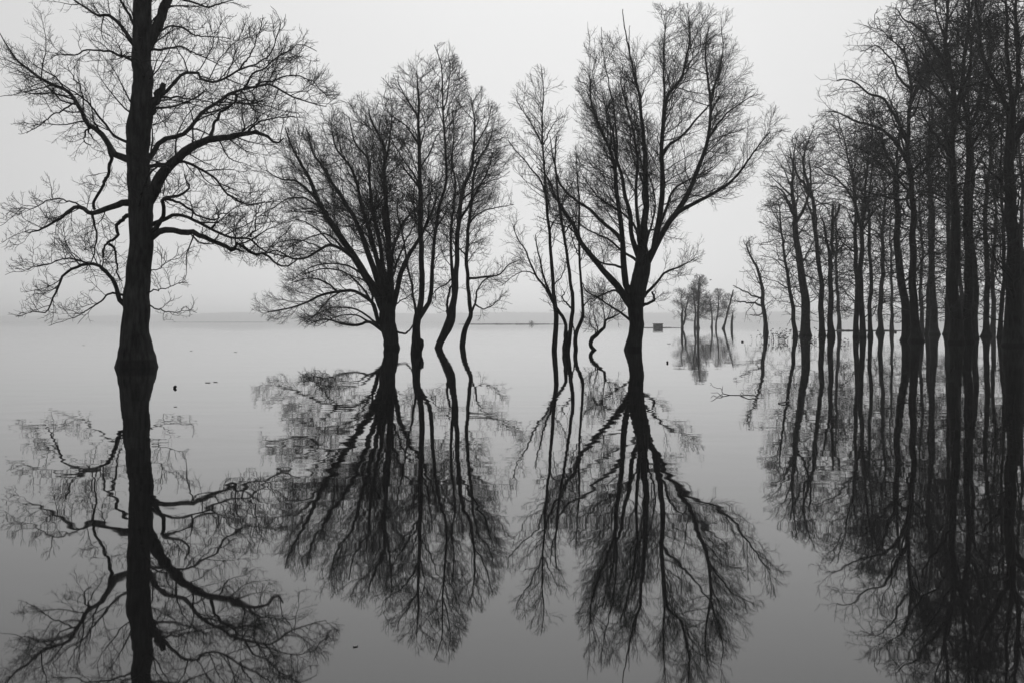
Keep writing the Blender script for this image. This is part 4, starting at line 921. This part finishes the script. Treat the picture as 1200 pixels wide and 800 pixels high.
# ------------------------------------------------------------------ water
def water():
    S = 6000.0
    V = np.array([(-S, -S, 0), (S, -S, 0), (S, S, 0), (-S, S, 0)])
    m, nt, out = newmat('calm_flood_water'); N, L = nt.nodes, nt.links
    p = N.new('ShaderNodeBsdfPrincipled')
    p.inputs['Base Color'].default_value = (0.012, 0.012, 0.012, 1)
    p.inputs['Roughness'].default_value = 0.018
    p.inputs['IOR'].default_value = 1.5
    geo = N.new('ShaderNodeNewGeometry')
    def noise(scale, sx, detail, rough=.5, off=0.0):
        mp = N.new('ShaderNodeMapping'); mp.inputs['Scale'].default_value = (scale * sx, scale, 1); mp.inputs['Location'].default_value = (off, off * .7, 0)
        L.new(geo.outputs['Position'], mp.inputs['Vector'])
        n = N.new('ShaderNodeTexNoise'); n.inputs['Scale'].default_value = 1; n.inputs['Detail'].default_value = detail; n.inputs['Roughness'].default_value = rough
        L.new(mp.outputs[0], n.inputs['Vector']); return n
    def math2(op, a, b):
        q = N.new('ShaderNodeMath'); q.operation = op
        for s, v in ((0, a), (1, b)):
            if isinstance(v, (int, float)): q.inputs[s].default_value = v
            else: L.new(v, q.inputs[s])
        return q.outputs[0]
    swell = noise(0.16, 0.35, 2.0, .5, 3.0)
    ripple = noise(0.85, 0.55, 2.0, .5, 7.0)
    fine = noise(3.2, 0.6, 1.0, .4, 11.0)
    patch = noise(0.035, 0.35, 2.0, .5, 21.0)
    mr = N.new('ShaderNodeMapRange'); mr.interpolation_type = 'SMOOTHSTEP'
    L.new(patch.outputs['Fac'], mr.inputs['Value']); mr.inputs['From Min'].default_value = .40; mr.inputs['From Max'].default_value = .62
    mr.inputs['To Min'].default_value = .25; mr.inputs['To Max'].default_value = 1.0
    h = math2('MULTIPLY', swell.outputs['Fac'], A_SWELL)
    r = math2('ADD', math2('MULTIPLY', ripple.outputs['Fac'], A_RIPPLE), math2('MULTIPLY', fine.outputs['Fac'], A_FINE))
    h = math2('ADD', h, math2('MULTIPLY', r, mr.outputs['Result']))
    b = N.new('ShaderNodeBump'); b.inputs['Strength'].default_value = 1.0; b.inputs['Distance'].default_value = 1.0
    L.new(h, b.inputs['Height']); L.new(b.outputs[0], p.inputs['Normal'])
    L.new(p.outputs[0], out.inputs[0])
    o = link_mesh('water', V, [np.array([[0, 1, 2, 3]])], m, smooth=False); tag(o, 'calm grey flood water mirroring the trees', kind='structure')
A_SWELL, A_RIPPLE, A_FINE = 0.009, 0.0044, 0.00035
water()

# ------------------------------------------------------------------ mist over the lake
def haze(density):
    V, Q = [], []; box(V, Q, (0, 0, 15.0), (12400, 12400, 32.0))
    V = np.array(V)
    V[:, 2] = np.where(V[:, 2] > 0, HAZE_TOP, -1.0)
    m, nt, out = newmat('mist'); N, L = nt.nodes, nt.links
    v = N.new('ShaderNodeVolumePrincipled'); v.inputs['Color'].default_value = (.99, .99, .99, 1); v.inputs['Density'].default_value = density
    v.inputs['Anisotropy'].default_value = 0.65
    L.new(v.outputs[0], out.inputs['Volume'])
    o = link_mesh('haze', V, [np.array(Q)], m, smooth=False); tag(o, 'thin grey mist over the lake', kind='stuff')
HAZE_TOP = 45.0
haze(0.00042)

# ------------------------------------------------------------------ sky and light
SUN_EL, SUN_AZ = math.radians(36), math.radians(4)          # behind the trees, a little right of centre, veiled by cloud
wd = bpy.data.worlds.new('World'); sc.world = wd; wd.use_nodes = True
nt = wd.node_tree; nt.nodes.clear(); N, L = nt.nodes, nt.links
out = N.new('ShaderNodeOutputWorld'); bg = N.new('ShaderNodeBackground'); bg.inputs['Strength'].default_value = 0.1
sky = N.new('ShaderNodeTexSky'); sky.sky_type = 'NISHITA'; sky.sun_disc = False; sky.sun_elevation = SUN_EL; sky.sun_rotation = SUN_AZ
bw = N.new('ShaderNodeRGBToBW'); L.new(sky.outputs[0], bw.inputs[0])
tc = N.new('ShaderNodeTexCoord')
dot = N.new('ShaderNodeVectorMath'); dot.operation = 'DOT_PRODUCT'; L.new(tc.outputs['Generated'], dot.inputs[0])
dot.inputs[1].default_value = (math.cos(SUN_EL) * math.sin(SUN_AZ), math.cos(SUN_EL) * math.cos(SUN_AZ), math.sin(SUN_EL))
mr = N.new('ShaderNodeMapRange'); L.new(dot.outputs['Value'], mr.inputs['Value'])
mr.inputs['From Min'].default_value = .4; mr.inputs['From Max'].default_value = 1.0; mr.inputs['To Min'].default_value = SKY0 if 'SKY0' in globals() else 3.0; mr.inputs['To Max'].default_value = SKY1 if 'SKY1' in globals() else 8.7
cn = N.new('ShaderNodeTexNoise'); cn.inputs['Scale'].default_value = 1.6; cn.inputs['Detail'].default_value = 3; L.new(tc.outputs['Generated'], cn.inputs['Vector'])
cm = N.new('ShaderNodeMapRange'); L.new(cn.outputs['Fac'], cm.inputs['Value']); cm.inputs['To Min'].default_value = .93; cm.inputs['To Max'].default_value = 1.07
mu = N.new('ShaderNodeMath'); mu.operation = 'MULTIPLY'; L.new(mr.outputs[0], mu.inputs[0]); L.new(cm.outputs[0], mu.inputs[1])
mx = N.new('ShaderNodeMix'); mx.data_type = 'FLOAT'; mx.inputs[0].default_value = 0.12
L.new(mu.outputs[0], mx.inputs[2]); L.new(bw.outputs[0], mx.inputs[3])
L.new(mx.outputs[0], bg.inputs['Color']); L.new(bg.outputs[0], out.inputs[0])

sd = bpy.data.lights.new('sun', 'SUN'); sd.energy = 1.0; sd.angle = math.radians(25); sd.color = (1, 1, 1)
so = bpy.data.objects.new('sun', sd); COL.objects.link(so)
dv = Vector((math.cos(SUN_EL) * math.sin(SUN_AZ), math.cos(SUN_EL) * math.cos(SUN_AZ), math.sin(SUN_EL)))
so.rotation_euler = dv.to_track_quat('Z', 'Y').to_euler(); so.location = (0, 30, 40)

# ------------------------------------------------------------------ camera and render settings
cd = bpy.data.cameras.new('camera'); cd.sensor_width = 36; cd.lens = 36
cd.shift_y = -(400 - HY) / 1200.0; cd.clip_end = 20000; cd.clip_start = 0.1
co = bpy.data.objects.new('camera', cd); COL.objects.link(co); co.location = (0, 0, CAMH); co.rotation_euler = (math.pi / 2, 0, 0)
sc.camera = co
sc.view_settings.view_transform = 'Standard'; sc.view_settings.look = 'None'; sc.view_settings.gamma = 1; sc.view_settings.use_curve_mapping = False
sc.view_settings.exposure = 0
sc.render.engine = 'CYCLES'
cy = sc.cycles
cy.max_bounces = 6; cy.diffuse_bounces = 2; cy.glossy_bounces = 3; cy.transmission_bounces = 2; cy.volume_bounces = 2; cy.transparent_max_bounces = 8
cy.use_denoising = True; cy.denoiser = 'OPENIMAGEDENOISE'
for s in STATS: print('TREE', s)
print('TOTAL', sum(s[1] for s in STATS))
